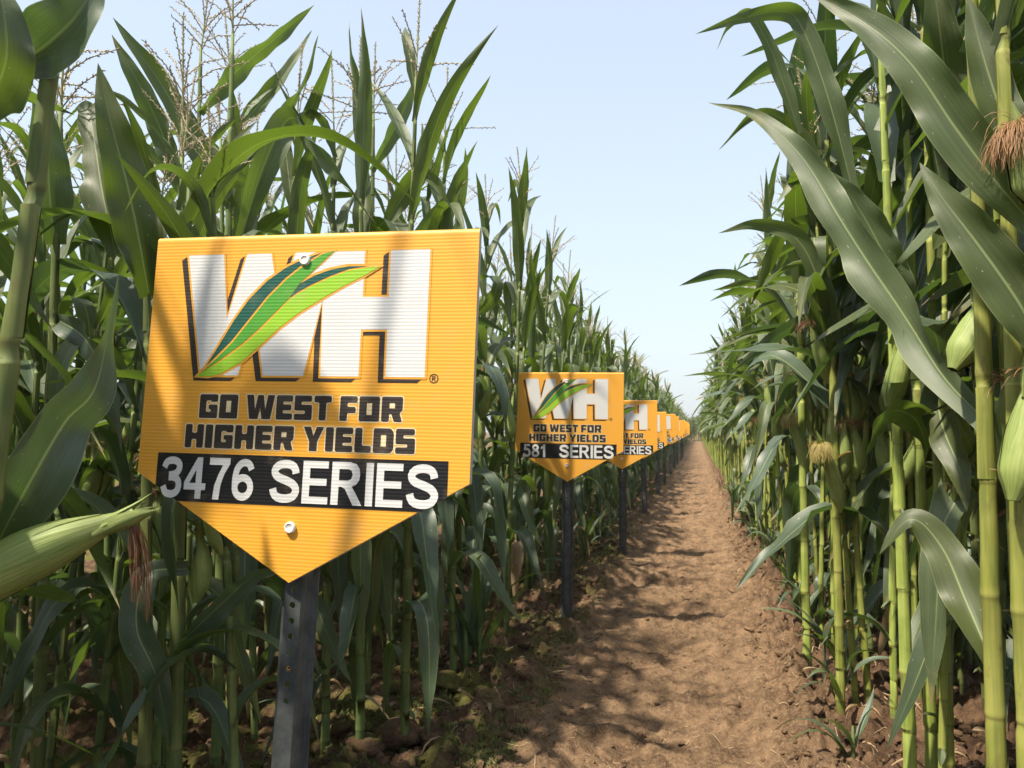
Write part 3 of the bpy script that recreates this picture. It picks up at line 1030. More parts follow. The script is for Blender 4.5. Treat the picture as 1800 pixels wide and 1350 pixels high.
# ------------------------------------------------------------------ the field: rows cross the path at right angles
ROW0, ROWD = 0.87, 0.77
rng = random.Random(7)
spots = []          # x, y, side, index in row (0 = at the path)
for k in range(-4, 100):
    y = ROW0 + ROWD * k
    ymax = 9 if k < 10 else (5 if k < 24 else 3)
    for sgn, x0, sd in ((-1, -1.0, 'L'), (1, 0.56, 'R')):
        if y > 78: continue
        n = (22 if sd == 'L' else 18) if k < 8 else ((9 if sd == 'L' else 13) if k < 20 else (5 if sd == 'L' else 8))
        if k < 1: n = 10 if sd == 'L' else 4
        if k < 1 and sd == 'R': continue
        x = x0 + rng.uniform(-.05, .05)
        for i in range(n):
            jy = 0.035 if sd == 'L' else (0.10 if k < 4 else 0.24)
            spots.append((x, y + rng.uniform(-jy, jy), sd, i, k))
            x += sgn * (rng.uniform(0.11, 0.17) if sd == 'L' else rng.uniform(0.035, 0.085))

for k in range(102, 112):                       # corn closes the far end of the path
    for q in range(18):
        spots.append((-2.0 + 0.18 * q + rng.uniform(-.05, .05), ROW0 + ROWD * k, 'L' if q < 9 else 'R', 3, k))


def in_view(x, y, z):
    d = Vector((x, y, z)) - EYE
    f = d.dot(FWD)
    if f < 0.3: return False
    u = 900 + FPX * d.dot(RGT) / f
    v = 675 - FPX * d.dot(UPV) / f
    return -60 < u < 1860 and -40 < v < 1390


spots = [s for s in spots if all((s[0] - hx) ** 2 + (s[1] - hy) ** 2 > 0.085 ** 2 for hx, hy in HERO_XY)]
ORDN = ['nearest', 'second', 'third', 'fourth', 'fifth', 'sixth', 'seventh', 'eighth', 'ninth', 'tenth', 'eleventh', 'twelfth', 'thirteenth', 'fourteenth', 'fifteenth',
        'sixteenth', 'seventeenth', 'eighteenth', 'nineteenth', 'twentieth']
ORDN += ['twenty-' + o for o in ('first', 'second', 'third', 'fourth', 'fifth', 'sixth', 'seventh', 'eighth', 'ninth')] + ['thirtieth']
nth = lambda q: ORDN[q] if q < len(ORDN) else f'{q + 1}th'
cand = []
for s in spots:
    x, y, sd, i, k = s
    if k >= 0 and any(in_view(x, y, z) for z in (0.3, 0.8, 1.3, 1.8, 2.3)):
        cand.append((math.hypot(x, y) * (1 + 0.06 * i) + 0.25 * i, s))
cand.sort()
single = set(id(s) for _, s in cand[:288])
far_spots = []
for s in spots:
    x, y, sd, i, k = s
    kind = 'I' if sd == 'R' and i > 4 else sd
    pr = rng.randrange(len(PROTO[kind]))
    rz = rng.uniform(0, 6.28) if i > 1 else math.pi / 2 + rng.choice([0, math.pi]) + rng.gauss(0, 0.5)
    sc = rng.uniform(0.90, 1.06)
    tx, ty = rng.gauss(0, 0.035), rng.gauss(0, 0.035)
    if sd == 'L' and k in (2, 3) and i < 2: rz += 1.0
    if sd == 'L' and k == 1: sc *= 0.76          # the row right behind the front sign is lower
    if sd == 'L' and k == 0 and i < 3: sc *= 0.85
    if id(s) in single:
        sdn = 'left' if sd == 'L' else 'right'
        lab = (f'corn plant at the path end of the {nth(k)} row {sdn} of the path' if i == 0 else
               f'corn plant {nth(i)} in from the path in the {nth(k)} row on the {sdn}')
        grp = f'corn plants at the {sdn} edge of the path' if i == 0 else f'corn plants inside the {sdn} field'
        place_plant(PROTO[kind][pr], x, y, rz, sc, tx, ty, lab, grp)
    else:
        far_spots.append((s, pr, rz, sc, tx, ty))


# the rest of the field: real plants with fewer faces, one mass
def coarse_proto(seed, side):
    rng = random.Random(seed)
    H = rng.uniform(2.05, 2.25) if side == 'L' else rng.uniform(2.2, 2.45)
    mb = MB()
    mb.tube([Vector((0, 0, -.05)), Vector((0, 0, 0.9)), Vector((0, 0, H))], [0.016, 0.014, 0.005], 5, 1 if side == 'R' else 2, None, False)
    z = 0.25 if side == 'L' else 0.9
    i = 0
    while z < H:
        t = z / H
        az = (math.pi if i % 2 else 0) + rng.uniform(-.35, .35)
        bump = math.sin(math.pi * t ** 0.9)
        length = (0.42 + 0.46 * bump) * rng.uniform(0.88, 1.12)
        width = (0.056 + 0.060 * bump) * (0.82 if side == 'L' else 1.0)
        if t > 0.72:
            e0 = R(rng.uniform(58, 80)); e1 = e0 - R(rng.uniform(8, 60))
        else:
            e0 = R(rng.uniform(50, 74)); e1 = R(rng.uniform(-80, 0))
        pts = arc_path((0, 0, z), az, e0, e1, length, (0.1, 0.9), 8, rng, None, rng.uniform(-.6, .6))
        leaf_blade(mb, pts, width, (-math.sin(az), math.cos(az), 0), rng, 0.5, 0.6, rng.uniform(-1.2, 1.2), 3, 0.32, 0, 0)
        z += 0.165 * rng.uniform(0.9, 1.1); i += 1
    b = Vector((0, 0, H))
    mb.tube([b, b + Vector((0.01, 0.01, 0.3))], [0.006, 0.003], 3, 3, None, False)
    for k in range(8):
        a = k * 2.4; e = R(rng.uniform(35, 70)); l = rng.uniform(.13, .2)
        b0 = b + Vector((0, 0, 0.12 * k / 8))
        mb.tube([b0, b0 + Vector((math.cos(a) * math.cos(e), math.sin(a) * math.cos(e), math.sin(e))) * l], [0.004, 0.0025], 3, 3, None, False)
    if rng.random() < 0.8:
        a = rng.uniform(0, 6.28)
        d = Vector((math.cos(a) * 0.35, math.sin(a) * 0.35, 0.93))
        p = Vector((math.cos(a) * .015, math.sin(a) * .015, 1.0))
        mb.tube([p, p + d * 0.06, p + d * 0.14, p + d * 0.23], [0.014, 0.027, 0.024, 0.006], 6, 4, None, False)
        mb.tube([p + d * 0.225, p + d * 0.27], [0.012, 0.016], 5, rng.choice([5, 6]), None, True)
    me = mb
    tri = []
    tm = []
    for f, m in zip(mb.f, mb.mi):
        for q in range(1, len(f) - 1):
            tri.append((f[0], f[q], f[q + 1])); tm.append(m)
    return np.array([tuple(v) for v in mb.v]), np.array(tri), np.array(mb.uv), np.array(tm)


CO = {'L': [coarse_proto(500 + i, 'L') for i in range(9)], 'R': [coarse_proto(600 + i, 'R') for i in range(9)]}


def merged_field(name, items, label):
    Vs, Fs, Us, Ms = [], [], [], []
    off = 0
    for (x, y, sd, i, k), pr, rz, sc, tx, ty in items:
        v, f, u, m = CO[sd][pr % len(CO[sd])]
        for tr in range(12 if k <= 1 else 0):      # turn the plants beside the camera until no blade crosses a board
            if not hides_sign(v, Matrix.Translation((x, y, 0)) @ Matrix.Rotation(rz, 4, 'Z')): break
            rz += 0.55
        rot = np.array((Matrix.Rotation(rz, 3, 'Z') @ Matrix.Rotation(ty, 3, 'Y') @ Matrix.Rotation(tx, 3, 'X')))
        Vs.append(v @ rot.T * sc + np.array([x, y, gz(x, y)]))
        Fs.append(f + off); Us.append(u); Ms.append(m)
        off += len(v)
    V, F, U, MI = np.concatenate(Vs), np.concatenate(Fs), np.concatenate(Us), np.concatenate(Ms)
    me = bpy.data.meshes.new(name)
    me.vertices.add(len(V)); me.vertices.foreach_set('co', V.astype(np.float32).ravel())
    me.loops.add(F.size); me.loops.foreach_set('vertex_index', F.astype(np.int32).ravel())
    me.polygons.add(len(F)); me.polygons.foreach_set('loop_start', np.arange(0, F.size, 3, dtype=np.int32))
    me.polygons.foreach_set('material_index', MI.astype(np.int32))
    me.polygons.foreach_set('use_smooth', np.ones(len(F), bool))
    uvl = me.uv_layers.new(name='UVMap')
    uvl.data.foreach_set('uv', U[F.ravel()].astype(np.float32).ravel())
    me.update(calc_edges=True)
    for m in ('leaf', 'stalk', 'stalk_green', 'tassel', 'husk', 'silk_tan', 'silk_pale'):
        me.materials.append(M[m])
    print(name, len(items), 'plants', len(F), 'tris')
    tag(obj(name, me), label, 'cornfield', None, 'stuff')


merged_field('cornfield', far_spots, 'dense mass of green corn running back along both sides of the path')


# ------------------------------------------------------------------ signs
def rib_bump(k, strength=0.13):
    tc = k.n('TexCoord')
    sp = k.n('SeparateXYZ')
    k.l(tc.outputs['Object'], sp.inputs[0])
    w = k.math('SINE', k.math('MULTIPLY', sp.outputs[2], 2 * math.pi / 0.0059))
    n = k.noise(tc.outputs['Object'], 6.0, 2)
    k.bump(k.math('ADD', w, k.math('MULTIPLY', n, 1.2)), strength, 0.0009)
    return tc


def print_mat(name, col, rough=0.42, dust=0.11):
    k = NT(name)
    tc = rib_bump(k)
    n = k.noise(tc.outputs['Object'], 14.0, 5, 0.65)
    c = k.mix(k.math('MULTIPLY', k.ramp(n, 0.5, 0.8), dust * 2), col, (0.45, 0.36, 0.25, 1))
    k.l(c, k.b.inputs['Base Color'])
    k.b.inputs['Roughness'].default_value = rough
    k.b.inputs['Specular IOR Level'].default_value = 0.4
    return k.m


M['orange'] = print_mat('sign_orange', (0.76, 0.36, 0.042, 1))
M['gold'] = print_mat('sign_gold', (0.74, 0.34, 0.045, 1))
M['white'] = print_mat('sign_white', (0.62, 0.62, 0.61, 1))
M['dark'] = print_mat('sign_dark', (0.035, 0.027, 0.024, 1))
M['black'] = print_mat('sign_black', (0.010, 0.010, 0.012, 1))
M['cream'] = print_mat('sign_cream', (0.75, 0.62, 0.38, 1))
M['teal'] = print_mat('sign_teal', (0.012, 0.085, 0.066, 1))
M['green'] = print_mat('sign_green', (0.075, 0.30, 0.035, 1))
M['lime'] = print_mat('sign_lime', (0.27, 0.50, 0.035, 1))
M['edge'] = plain('sign_edge', (0.55, 0.52, 0.46, 1), 0.6, 0, 0.12, 160)
M['bolt'] = plain('bolt_white', (0.72, 0.71, 0.68, 1), 0.35, 0, 0.05, 60)


def post_material():
    k = NT('post_steel')
    tc = k.n('TexCoord')
    n = k.noise(tc.outputs['Object'], 18.0, 6, 0.7)
    st = k.noise(k.scale_vec(tc.outputs['Object'], (90, 90, 4)), 1.0, 3)
    c = k.mix(k.ramp(n, 0.35, 0.7), (0.050, 0.057, 0.059, 1), (0.110, 0.118, 0.118, 1))
    c = k.mix(k.math('MULTIPLY', k.ramp(st, 0.55, 0.75), 0.5), c, (0.13, 0.12, 0.105, 1))
    k.l(c, k.b.inputs['Base Color'])
    k.b.inputs['Metallic'].default_value = 0.35
    k.b.inputs['Roughness'].default_value = 0.5
    k.bump(n, 0.25, 0.001)
    return k.m


M['post'] = post_material()

SW, SIDE, SH = 0.300, 0.422, 0.594        # half width, side height, full height
TOPZ = 1.41


def flat_mesh(name, polys, layer, mat, y0=0.0):
    """polys: list of [outer, hole, ...] in board millimetres (x right, z down negative); printed on the board front"""
    mb = MB()
    y = y0 - 0.00035 * layer
    for loops in polys:
        flat = [p for lp in loops for p in lp]
        tris = tessellate_polygon([[Vector((p[0], p[1], 0)) for p in lp] for lp in loops])
        vs = [(p[0] / 1000, y, TOPZ + p[1] / 1000) for p in flat]
        fs = []
        for t in tris:
            a, b, c = (flat[i] for i in t)
            cr = (b[0] - a[0]) * (c[1] - a[1]) - (b[1] - a[1]) * (c[0] - a[0])
            if abs(cr) < 1e-9: continue
            fs.append(tuple(t) if cr > 0 else tuple(reversed(t)))
        mb.add(vs, fs, None, 0, None, False)
    return mb.mesh(name, mat)


def area2(p):
    return sum(p[i - 1][0] * p[i][1] - p[i][0] * p[i - 1][1] for i in range(len(p)))


def grow(poly, d, limit=3.0):
    """offset a closed polygon outwards by d"""
    if area2(poly) < 0:
        poly = poly[::-1]
    out = []
    n = len(poly)
    for i in range(n):
        a, b, c = Vector(poly[i - 1]), Vector(poly[i]), Vector(poly[(i + 1) % n])
        e1, e2 = (b - a), (c - b)
        if e1.length < 1e-6 or e2.length < 1e-6:
            continue
        e1.normalize(); e2.normalize()
        n1, n2 = Vector((e1.y, -e1.x)), Vector((e2.y, -e2.x))
        m = n1 + n2
        if m.length < 1e-4:
            m = n1
        m.normalize()
        k = d / max(0.25, m.dot(n1))
        k = max(-limit * abs(d), min(limit * abs(d), k))
        q = b + m * k
        out.append((q.x, q.y))
    return out


def rounded(poly, r, seg=3):
    if area2(poly) < 0:
        poly = poly[::-1]
    out = []
    n = len(poly)
    for i in range(n):
        a, b, c = Vector(poly[i - 1]), Vector(poly[i]), Vector(poly[(i + 1) % n])
        ra = min(r, (a - b).length * 0.45, (c - b).length * 0.45)
        p0, p1 = b + (a - b).normalized() * ra, b + (c - b).normalized() * ra
        for k in range(seg + 1):
            t = k / seg
            q = p0 * (1 - t) ** 2 + b * 2 * t * (1 - t) + p1 * t * t
            out.append((q.x, q.y))
    return out


LOGO = [(-234.5, -35.2), (-164.7, -35.0), (-149.7, -152.4), (-119.0, -35.4), (-73.0, -35.4), (-52.6, -129.7), (-27.2, -35.0), (100.5, -35.1), (101.4, -115.3), (147.4, -115.6), (147.5, -35.0), (216.8, -35.4), (217.1, -251.2), (149.3, -251.2), (148.0, -171.3), (101.6, -171.3), (101.8, -250.9), (33.1, -250.9), (28.8, -116.9), (1.7, -250.7), (-72.9, -250.7), (-96.2, -144.8), (-120.2, -250.9), (-192.2, -250.9)]
DARK_A = [(-182.8, -235.6), (-158.4, -194.6), (-135.5, -154.4), (-109.5, -116.9), (-77.3, -84.6), (-44.6, -62.3), (-15.7, -48.7), (21.5, -36.3), (-13.7, -56.8), (-43.3, -79.8), (-75.2, -111.5), (-106.7, -151.4), (-138.2, -191.4), (-165.2, -218.1)]
MIDG = [(45.1, -33.7), (22.8, -54.4), (-2.3, -77.9), (-16.9, -91.0), (-33.4, -116.1), (-55.9, -138.5), (-87.8, -170.2), (-114.8, -194.1), (-147.6, -218.1), (-194.8, -249.8), (-182.4, -239.1), (-162.6, -220.8), (-135.7, -194.0), (-104.1, -154.1), (-72.7, -114.2), (-40.8, -82.5), (-11.2, -59.6), (23.9, -38.5)]
DARK_B = [(108.9, -61.7), (73.3, -61.4), (40.4, -66.8), (10.3, -76.8), (-15.5, -90.5), (-32.1, -115.3), (-18.6, -105.6), (5.8, -92.7), (41.1, -77.4), (73.6, -66.2)]
LIME = [(130.8, -62.7), (109.1, -64.3), (73.7, -68.8), (41.3, -80.1), (6.0, -95.4), (-18.4, -108.3), (-33.2, -118.7), (-53.5, -140.6), (-85.3, -172.9), (-112.2, -196.7), (-145.1, -220.8), (-199.0, -252.5), (-176.8, -253.4), (-153.7, -248.8), (-114.9, -227.3), (-82.6, -199.4), (-48.0, -167.7), (-13.2, -141.5), (32.5, -114.3), (67.2, -95.1), (99.2, -79.9)]
EDGE = [(-203.2, -254.4), (-185.5, -234.8), (-161.5, -192.7), (-138.6, -152.5), (-112.5, -114.7), (-79.8, -81.8), (-47.1, -59.3), (-17.4, -45.5), (21.3, -33.0), (49.1, -31.6), (26.1, -54.0), (-0.4, -76.9), (10.0, -72.8), (40.1, -62.8), (73.0, -57.7), (108.7, -58.5), (134.8, -61.7), (100.7, -82.5), (68.7, -97.7), (34.1, -117.0), (-11.3, -144.2), (-46.1, -170.4), (-80.7, -202.1), (-113.5, -230.2), (-152.4, -251.1), (-176.5, -256.1)]

GLYPH = {
    'G': (1.0, [[(0, 0), (1, 0), (1, .57), (.50, .57), (.50, .37), (.63, .37), (.63, .26), (.37, .26), (.37, .74), (.63, .74), (.63, .68), (1, .68), (1, 1), (0, 1)]]),
    'O': (1.0, [[(0, 0), (1, 0), (1, 1), (0, 1)], [(.37, .26), (.63, .26), (.63, .74), (.37, .74)]]),
    'W': (1.55, [[(0, 1), (.25, 1), (.32, .40), (.40, 1), (.60, 1), (.68, .40), (.75, 1), (1, 1), (.87, 0), (.57, 0), (.5, .48), (.43, 0), (.13, 0)]]),
    'E': (0.88, [[(0, 0), (1, 0), (1, .26), (.42, .26), (.42, .38), (.93, .38), (.93, .62), (.42, .62), (.42, .74), (1, .74), (1, 1), (0, 1)]]),
    'S': (0.95, [[(0, 0), (1, 0), (1, .62), (.39, .62), (.39, .75), (.97, .75), (.97, 1), (0, 1), (0, .38), (.61, .38), (.61, .25), (0, .25)]]),
    'T': (0.92, [[(.30, 0), (.70, 0), (.70, .73), (1, .73), (1, 1), (0, 1), (0, .73), (.30, .73)]]),
    'F': (0.85, [[(0, 0), (.43, 0), (.43, .32), (.92, .32), (.92, .57), (.43, .57), (.43, .74), (1, .74), (1, 1), (0, 1)]]),
    'R': (1.02, [[(0, 0), (.37, 0), (.37, .31), (.48, .31), (.60, 0), (1, 0), (.86, .36), (1, .46), (1, 1), (0, 1)], [(.37, .54), (.63, .54), (.63, .75), (.37, .75)]]),
    'H': (1.0, [[(0, 0), (.37, 0), (.37, .37), (.63, .37), (.63, 0), (1, 0), (1, 1), (.63, 1), (.63, .63), (.37, .63), (.37, 1), (0, 1)]]),
    'I': (0.40, [[(0, 0), (1, 0), (1, 1), (0, 1)]]),
    'Y': (1.05, [[(.31, 0), (.69, 0), (.69, .38), (1, 1), (.64, 1), (.5, .62), (.36, 1), (0, 1), (.31, .38)]]),
    'L': (0.82, [[(0, 0), (1, 0), (1, .27), (.44, .27), (.44, 1), (0, 1)]]),
    'D': (1.0, [[(0, 0), (.86, 0), (1, .16), (1, .84), (.86, 1), (0, 1)], [(.37, .26), (.63, .26), (.63, .74), (.37, .74)]]),
}


def word(txt, x0, x1, ztop, zbot):
    gap = 0.10
    tot = sum(GLYPH[c][0] for c in txt) + gap * (len(txt) - 1)
    sx = (x1 - x0) / tot
    x = x0
    polys = []
    for c in txt:
        w, loops = GLYPH[c]
        res = []
        for q, lp in enumerate(loops):
            pp = [(x + px * w * sx, zbot + py * (ztop - zbot)) for px, py in lp]
            res.append(rounded(pp, 3.2 if c not in 'WY' else 1.2) if q == 0 else pp)
        polys.append(res)
        x += (w + gap) * sx
    return polys


words = word('GO', -189, -116, -284, -325.5) + word('WEST', -100, 56.5, -284, -325.5) + word('FOR', 72, 182, -284, -325.5) \
    + word('HIGHER', -212, -8.5, -336.5, -377) + word('YIELDS', 9, 206, -336.5, -377)


def strip(ctrl, t, closed=False, n=30):
    """outline quads of a stroke of width t along a smooth centre line"""
    if closed:
        cx, cy, rx, ry = ctrl
        c = [Vector((cx + rx * math.cos(2 * math.pi * k / n), cy + ry * math.sin(2 * math.pi * k / n), 0)) for k in range(n)]
    else:
        c = smooth_path([(x, y, 0) for x, y in ctrl], n) if len(ctrl) > 2 else [Vector((x, y, 0)) for x, y in ctrl]
    V, F = [], []
    m = len(c)
    for k in range(m):
        a, b = (c[(k - 1) % m], c[(k + 1) % m]) if closed else (c[max(k - 1, 0)], c[min(k + 1, m - 1)])
        d = (b - a).normalized()
        nn = Vector((-d.y, d.x, 0)) * t / 2
        V += [(c[k].x - nn.x, c[k].y - nn.y), (c[k].x + nn.x, c[k].y + nn.y)]
    for k in range(m if closed else m - 1):
        a, b = 2 * k, 2 * ((k + 1) % m)
        F.append((a, b, b + 1, a + 1))
    return V, F


BOLD = {   # width, polygons [outer, holes...], strokes
    'S': (0.84, [], [([(.73, .69), (.69, .82), (.58, .89), (.42, .908), (.26, .88), (.15, .80), (.13, .70), (.20, .61), (.34, .555), (.50, .505), (.65, .44), (.735, .35), (.745, .26), (.68, .155), (.55, .103), (.41, .092), (.25, .115), (.14, .19), (.095, .32)], .197)]),
    'E': (0.72, [[[(0, 0), (.72, 0), (.72, .165), (.2, .165), (.2, .43), (.67, .43), (.67, .59), (.2, .59), (.2, .835), (.705, .835), (.705, 1), (0, 1)]]], []),
    'I': (0.2, [[[(0, 0), (.2, 0), (.2, 1), (0, 1)]]], []),
    'R': (0.85, [[[(0, 0), (.2, 0), (.2, .42), (.29, .42), (.38, .37), (.61, 0), (.85, 0), (.66, .30), (.56, .43), (.68, .485), (.755, .59), (.775, .72), (.745, .86), (.66, .96), (.50, 1), (0, 1)],
                  [(.2, .57), (.45, .57), (.54, .61), (.57, .705), (.54, .80), (.46, .835), (.2, .835)]]], []),
    '3': (0.68, [], [([(.09, .73), (.16, .86), (.30, .907), (.46, .895), (.57, .82), (.57, .70), (.49, .60), (.36, .555), (.25, .545)], .18), ([(.25, .50), (.40, .50), (.54, .44), (.59, .32), (.56, .19), (.46, .11), (.32, .09), (.17, .13), (.085, .28)], .18)]),
    '4': (0.70, [[[(.37, 0), (.56, 0), (.56, .21), (.69, .21), (.69, .375), (.56, .375), (.56, 1), (.39, 1), (0, .39), (0, .21), (.37, .21)], [(.17, .375), (.37, .375), (.37, .70)]]], []),
    '7': (0.65, [[[(0, 1), (.65, 1), (.65, .86), (.49, .62), (.39, .36), (.35, 0), (.15, 0), (.19, .34), (.30, .60), (.43, .83), (0, .83)]]], []),
    '6': (0.68, [], [((.345, .315, .245, .228), .18), ([(.60, .74), (.53, .86), (.40, .908), (.26, .87), (.155, .76), (.105, .58), (.095, .36)], .18)]),
    '5': (0.68, [], [([(.10, .915), (.62, .915)], .17), ([(.205, .84), (.155, .52)], .17), ([(.13, .545), (.24, .60), (.38, .605), (.52, .53), (.59, .37), (.56, .20), (.46, .11), (.32, .09), (.17, .13), (.085, .27)], .175)]),
    '8': (0.68, [], [((.34, .735, .20, .175), .17), ((.34, .29, .245, .205), .175)]),
    '1': (0.52, [[[(.24, 0), (.44, 0), (.44, 1), (.28, 1), (.21, .88), (.06, .78), (.06, .61), (.24, .71)]]], []),
}


def text_polys(txt, x0, x1, ztop, zbot):
    """heavy plain numerals and capitals fitted to a box; list of (vertices, faces)"""
    gap = 0.085
    tot = sum(BOLD[c][0] for c in txt) + gap * (len(txt) - 1)
    sx, sz = (x1 - x0) / tot, ztop - zbot
    x = x0
    out = []
    for c in txt:
        w, polys, strokes = BOLD[c]
        f = lambda p: (x + p[0] * sx, zbot + p[1] * sz)
        for loops in polys:
            flat = [p for lp in loops for p in lp]
            F = []
            for t in tessellate_polygon([[Vector((p[0], p[1], 0)) for p in lp] for lp in loops]):
                a, b, d = (flat[i] for i in t)
                cr = (b[0] - a[0]) * (d[1] - a[1]) - (b[1] - a[1]) * (d[0] - a[0])
                if abs(cr) > 1e-9: F.append(tuple(t) if cr > 0 else tuple(reversed(t)))
            out.append(([f(p) for p in flat], F))
        for ctrl, th in strokes:
            V, F = strip(ctrl, th, len(ctrl) == 4 and isinstance(ctrl[0], float))
            out.append(([f(p) for p in V], F))
        x += (w + gap) * sx
    return out


def text_mesh(name, items, layer, mat):
    mb = MB()
    for q, (V, F) in enumerate(items):
        y = -0.00035 * layer - 0.00006 * (q % 4)
        mb.add([(v[0] / 1000, y, TOPZ + v[1] / 1000) for v in V], F, None, 0, None, False)
    return mb.mesh(name, mat)


def board_mesh():
    """two fluted plastic sheets folded over the top: rounded fold, sharp sides"""
    T = 0.015
    outline = [(-SW, -SIDE), (0, -SH), (SW, -SIDE)]
    mb = MB()
    # section across the thickness from the front bottom over the fold to the back
    r = T / 2
    prof = [(0.0, -r)] + [(r - r * math.cos(a), -r + r * math.sin(a)) for a in np.linspace(0, math.pi, 9)][1:-1] + [(T, -r)]
    f = [(-SW, TOPZ - SIDE), (0, TOPZ - SH), (SW, TOPZ - SIDE), (SW, TOPZ - r), (-SW, TOPZ - r)]
    mb.add([(x, 0, z) for x, z in f], [(0, 1, 2, 3, 4)], None, 0, None, False)
    mb.add([(x, T, z) for x, z in f], [(4, 3, 2, 1, 0)], None, 0, None, False)
    rows = []
    for y, dz in prof:
        rows += [(-SW, y, TOPZ + dz), (SW, y, TOPZ + dz)]
    mb.grid(rows, 2, None, 0)
    for sx in (-1, 1):      # fluted side edges and the cap of the fold
        cap = [(sx * SW, y, TOPZ + dz) for y, dz in prof] + [(sx * SW, T, TOPZ - SIDE), (sx * SW, 0, TOPZ - SIDE)]
        mb.add(cap, [tuple(range(len(cap)))], None, 1, None, False)
        e = [(sx * SW, 0, TOPZ - SIDE), (0, 0, TOPZ - SH), (0, T, TOPZ - SH), (sx * SW, T, TOPZ - SIDE)]
        mb.add(e, [(0, 1, 2, 3)], None, 1, None, False)
    return mb.mesh('board', [M['orange'], M['edge']])


def post_mesh():
    """U channel: a punched web in front, slanting walls, flanges behind"""
    mb = MB()
    y0 = 0.018
    w, d, fl, t = 0.0145, 0.026, 0.032, 0.003
    zb, zt = -0.35, TOPZ - 0.03
    outer = [(-fl, y0 + d), (-fl + 0.010, y0 + d), (-w, y0), (w, y0), (fl - 0.010, y0 + d), (fl, y0 + d)]
    z_h0, pitch, nh = TOPZ - SH - 0.205, 0.0256, 9
    z_h1 = z_h0 + pitch * nh
    for a, b in ((0, 1), (1, 2), (3, 4), (4, 5)):
        (xa, ya), (xb, yb) = outer[a], outer[b]
        for dy in (0.0, t):
            mb.add([(xa, ya + dy, zb), (xb, yb + dy, zb), (xb, yb + dy, zt), (xa, ya + dy, zt)], [(0, 1, 2, 3)], None, 0, None, False)
    for sx in (-1, 1):
        mb.add([(sx * fl, y0 + d, zb), (sx * fl, y0 + d + t, zb), (sx * fl, y0 + d + t, zt), (sx * fl, y0 + d, zt)], [(0, 1, 2, 3)], None, 0, None, False)
    for dy in (0.0, t):
        for za, zc in ((zb, z_h0), (z_h1, zt)):
            mb.add([(-w, y0 + dy, za), (w, y0 + dy, za), (w, y0 + dy, zc), (-w, y0 + dy, zc)], [(0, 1, 2, 3)], None, 0, None, False)
    hr = 0.0055
    for k in range(nh):
        zc = z_h0 + pitch * (k + 0.5)
        h = pitch / 2
        for dy in (0.0, t):
            rim = [(w, 0), (w, h), (0, h), (-w, h), (-w, 0), (-w, -h), (0, -h), (w, -h)]
            vs = [(x, y0 + dy, zc + z) for x, z in rim]
            ho = [(hr * math.cos(q * math.pi / 4), y0 + dy, zc + hr * math.sin(q * math.pi / 4)) for q in range(8)]
            mb.add(vs + ho, [(q, (q + 1) % 8, 8 + (q + 1) % 8, 8 + q) for q in range(8)], None, 0, None, False)
        ring = []
        for dy in (0.0, t):
            ring += [(hr * math.cos(q * math.pi / 4), y0 + dy, zc + hr * math.sin(q * math.pi / 4)) for q in range(8)]
        mb.grid(ring, 8, None, 0, None, True)
    for q in range(len(outer) - 1):
        (xa, ya), (xb, yb) = outer[q], outer[q + 1]
        mb.add([(xa, ya, zt), (xb, yb, zt), (xb, yb + t, zt), (xa, ya + t, zt)], [(0, 1, 2, 3)], None, 0, None, False)
    return mb.mesh('post', M['post'])


def bolt_mesh(cx, cz):
    prof = [(0.0098, 0.0), (0.0100, 0.002), (0.0092, 0.0045), (0.0074, 0.0058), (0.0066, 0.0054), (0.0058, 0.0046), (0.0, 0.0046)]
    mb = MB()
    rows = []
    n = 24
    for r, h in prof:
        for i in range(n):
            a = 2 * math.pi * i / n
            rows.append((cx / 1000 + r * math.cos(a), -h - 0.001, TOPZ + cz / 1000 + r * math.sin(a)))
    mb.grid(rows, n, None, 0, None, True)
    return mb.mesh('bolt', M['bolt'])


def circle(cx, cz, r, n=24):
    return [(cx + r * math.cos(2 * math.pi * i / n), cz + r * math.sin(2 * math.pi * i / n)) for i in range(n)]


ME = {}
ME['board'] = board_mesh()
ME['post'] = post_mesh()
ME['bolts'] = [bolt_mesh(-8.1, -49.3), bolt_mesh(-2.9, -504.6)]
shadow = []
mbs = MB()
for k, (dx, dz, ly) in enumerate([(-5.5, -3.6, 1.0), (-8.0, -5.4, 1.25), (-10.5, -7.2, 1.5), (-12.6, -8.8, 1.75)]):
    shadow.append((grow([(x + dx, z + dz) for x, z in LOGO], 0.6), ly))
mb_sh = MB()
for lp, ly in shadow:
    me_t = tessellate_polygon([[Vector((p[0], p[1], 0)) for p in lp]])
    y = -0.00035 * ly
    fs = []
    for t in me_t:
        a, b, c = (lp[i] for i in t)
        cr = (b[0] - a[0]) * (c[1] - a[1]) - (b[1] - a[1]) * (c[0] - a[0])
        if abs(cr) > 1e-9:
            fs.append(tuple(t) if cr > 0 else tuple(reversed(t)))
    mb_sh.add([(p[0] / 1000, y, TOPZ + p[1] / 1000) for p in lp], fs, None, 0, None, False)
ME['logo_shadow'] = mb_sh.mesh('logo_shadow', M['dark'])
ME['logo_outline'] = flat_mesh('logo_outline', [[grow(LOGO, 3.6)]], 2.4, M['orange'])
ME['logo_letters'] = flat_mesh('logo_letters', [[LOGO]], 3.2, M['white'])
ME['leaf_outline'] = flat_mesh('leaf_outline', [[grow(EDGE, 0.6)]], 4.0, M['gold'])
ME['stripe'] = [flat_mesh('dark_stripe', [[DARK_A]], 4.8, M['teal']), flat_mesh('dark_stripe', [[DARK_B]], 4.8, M['teal']),
                flat_mesh('green_stripe', [[MIDG]], 5.0, M['green']), flat_mesh('lime_stripe', [[LIME]], 5.2, M['lime'])]
ME['slogan_outline'] = flat_mesh('slogan_outline', [[grow(w[0], 2.0)] for w in words], 1.0, M['cream'])
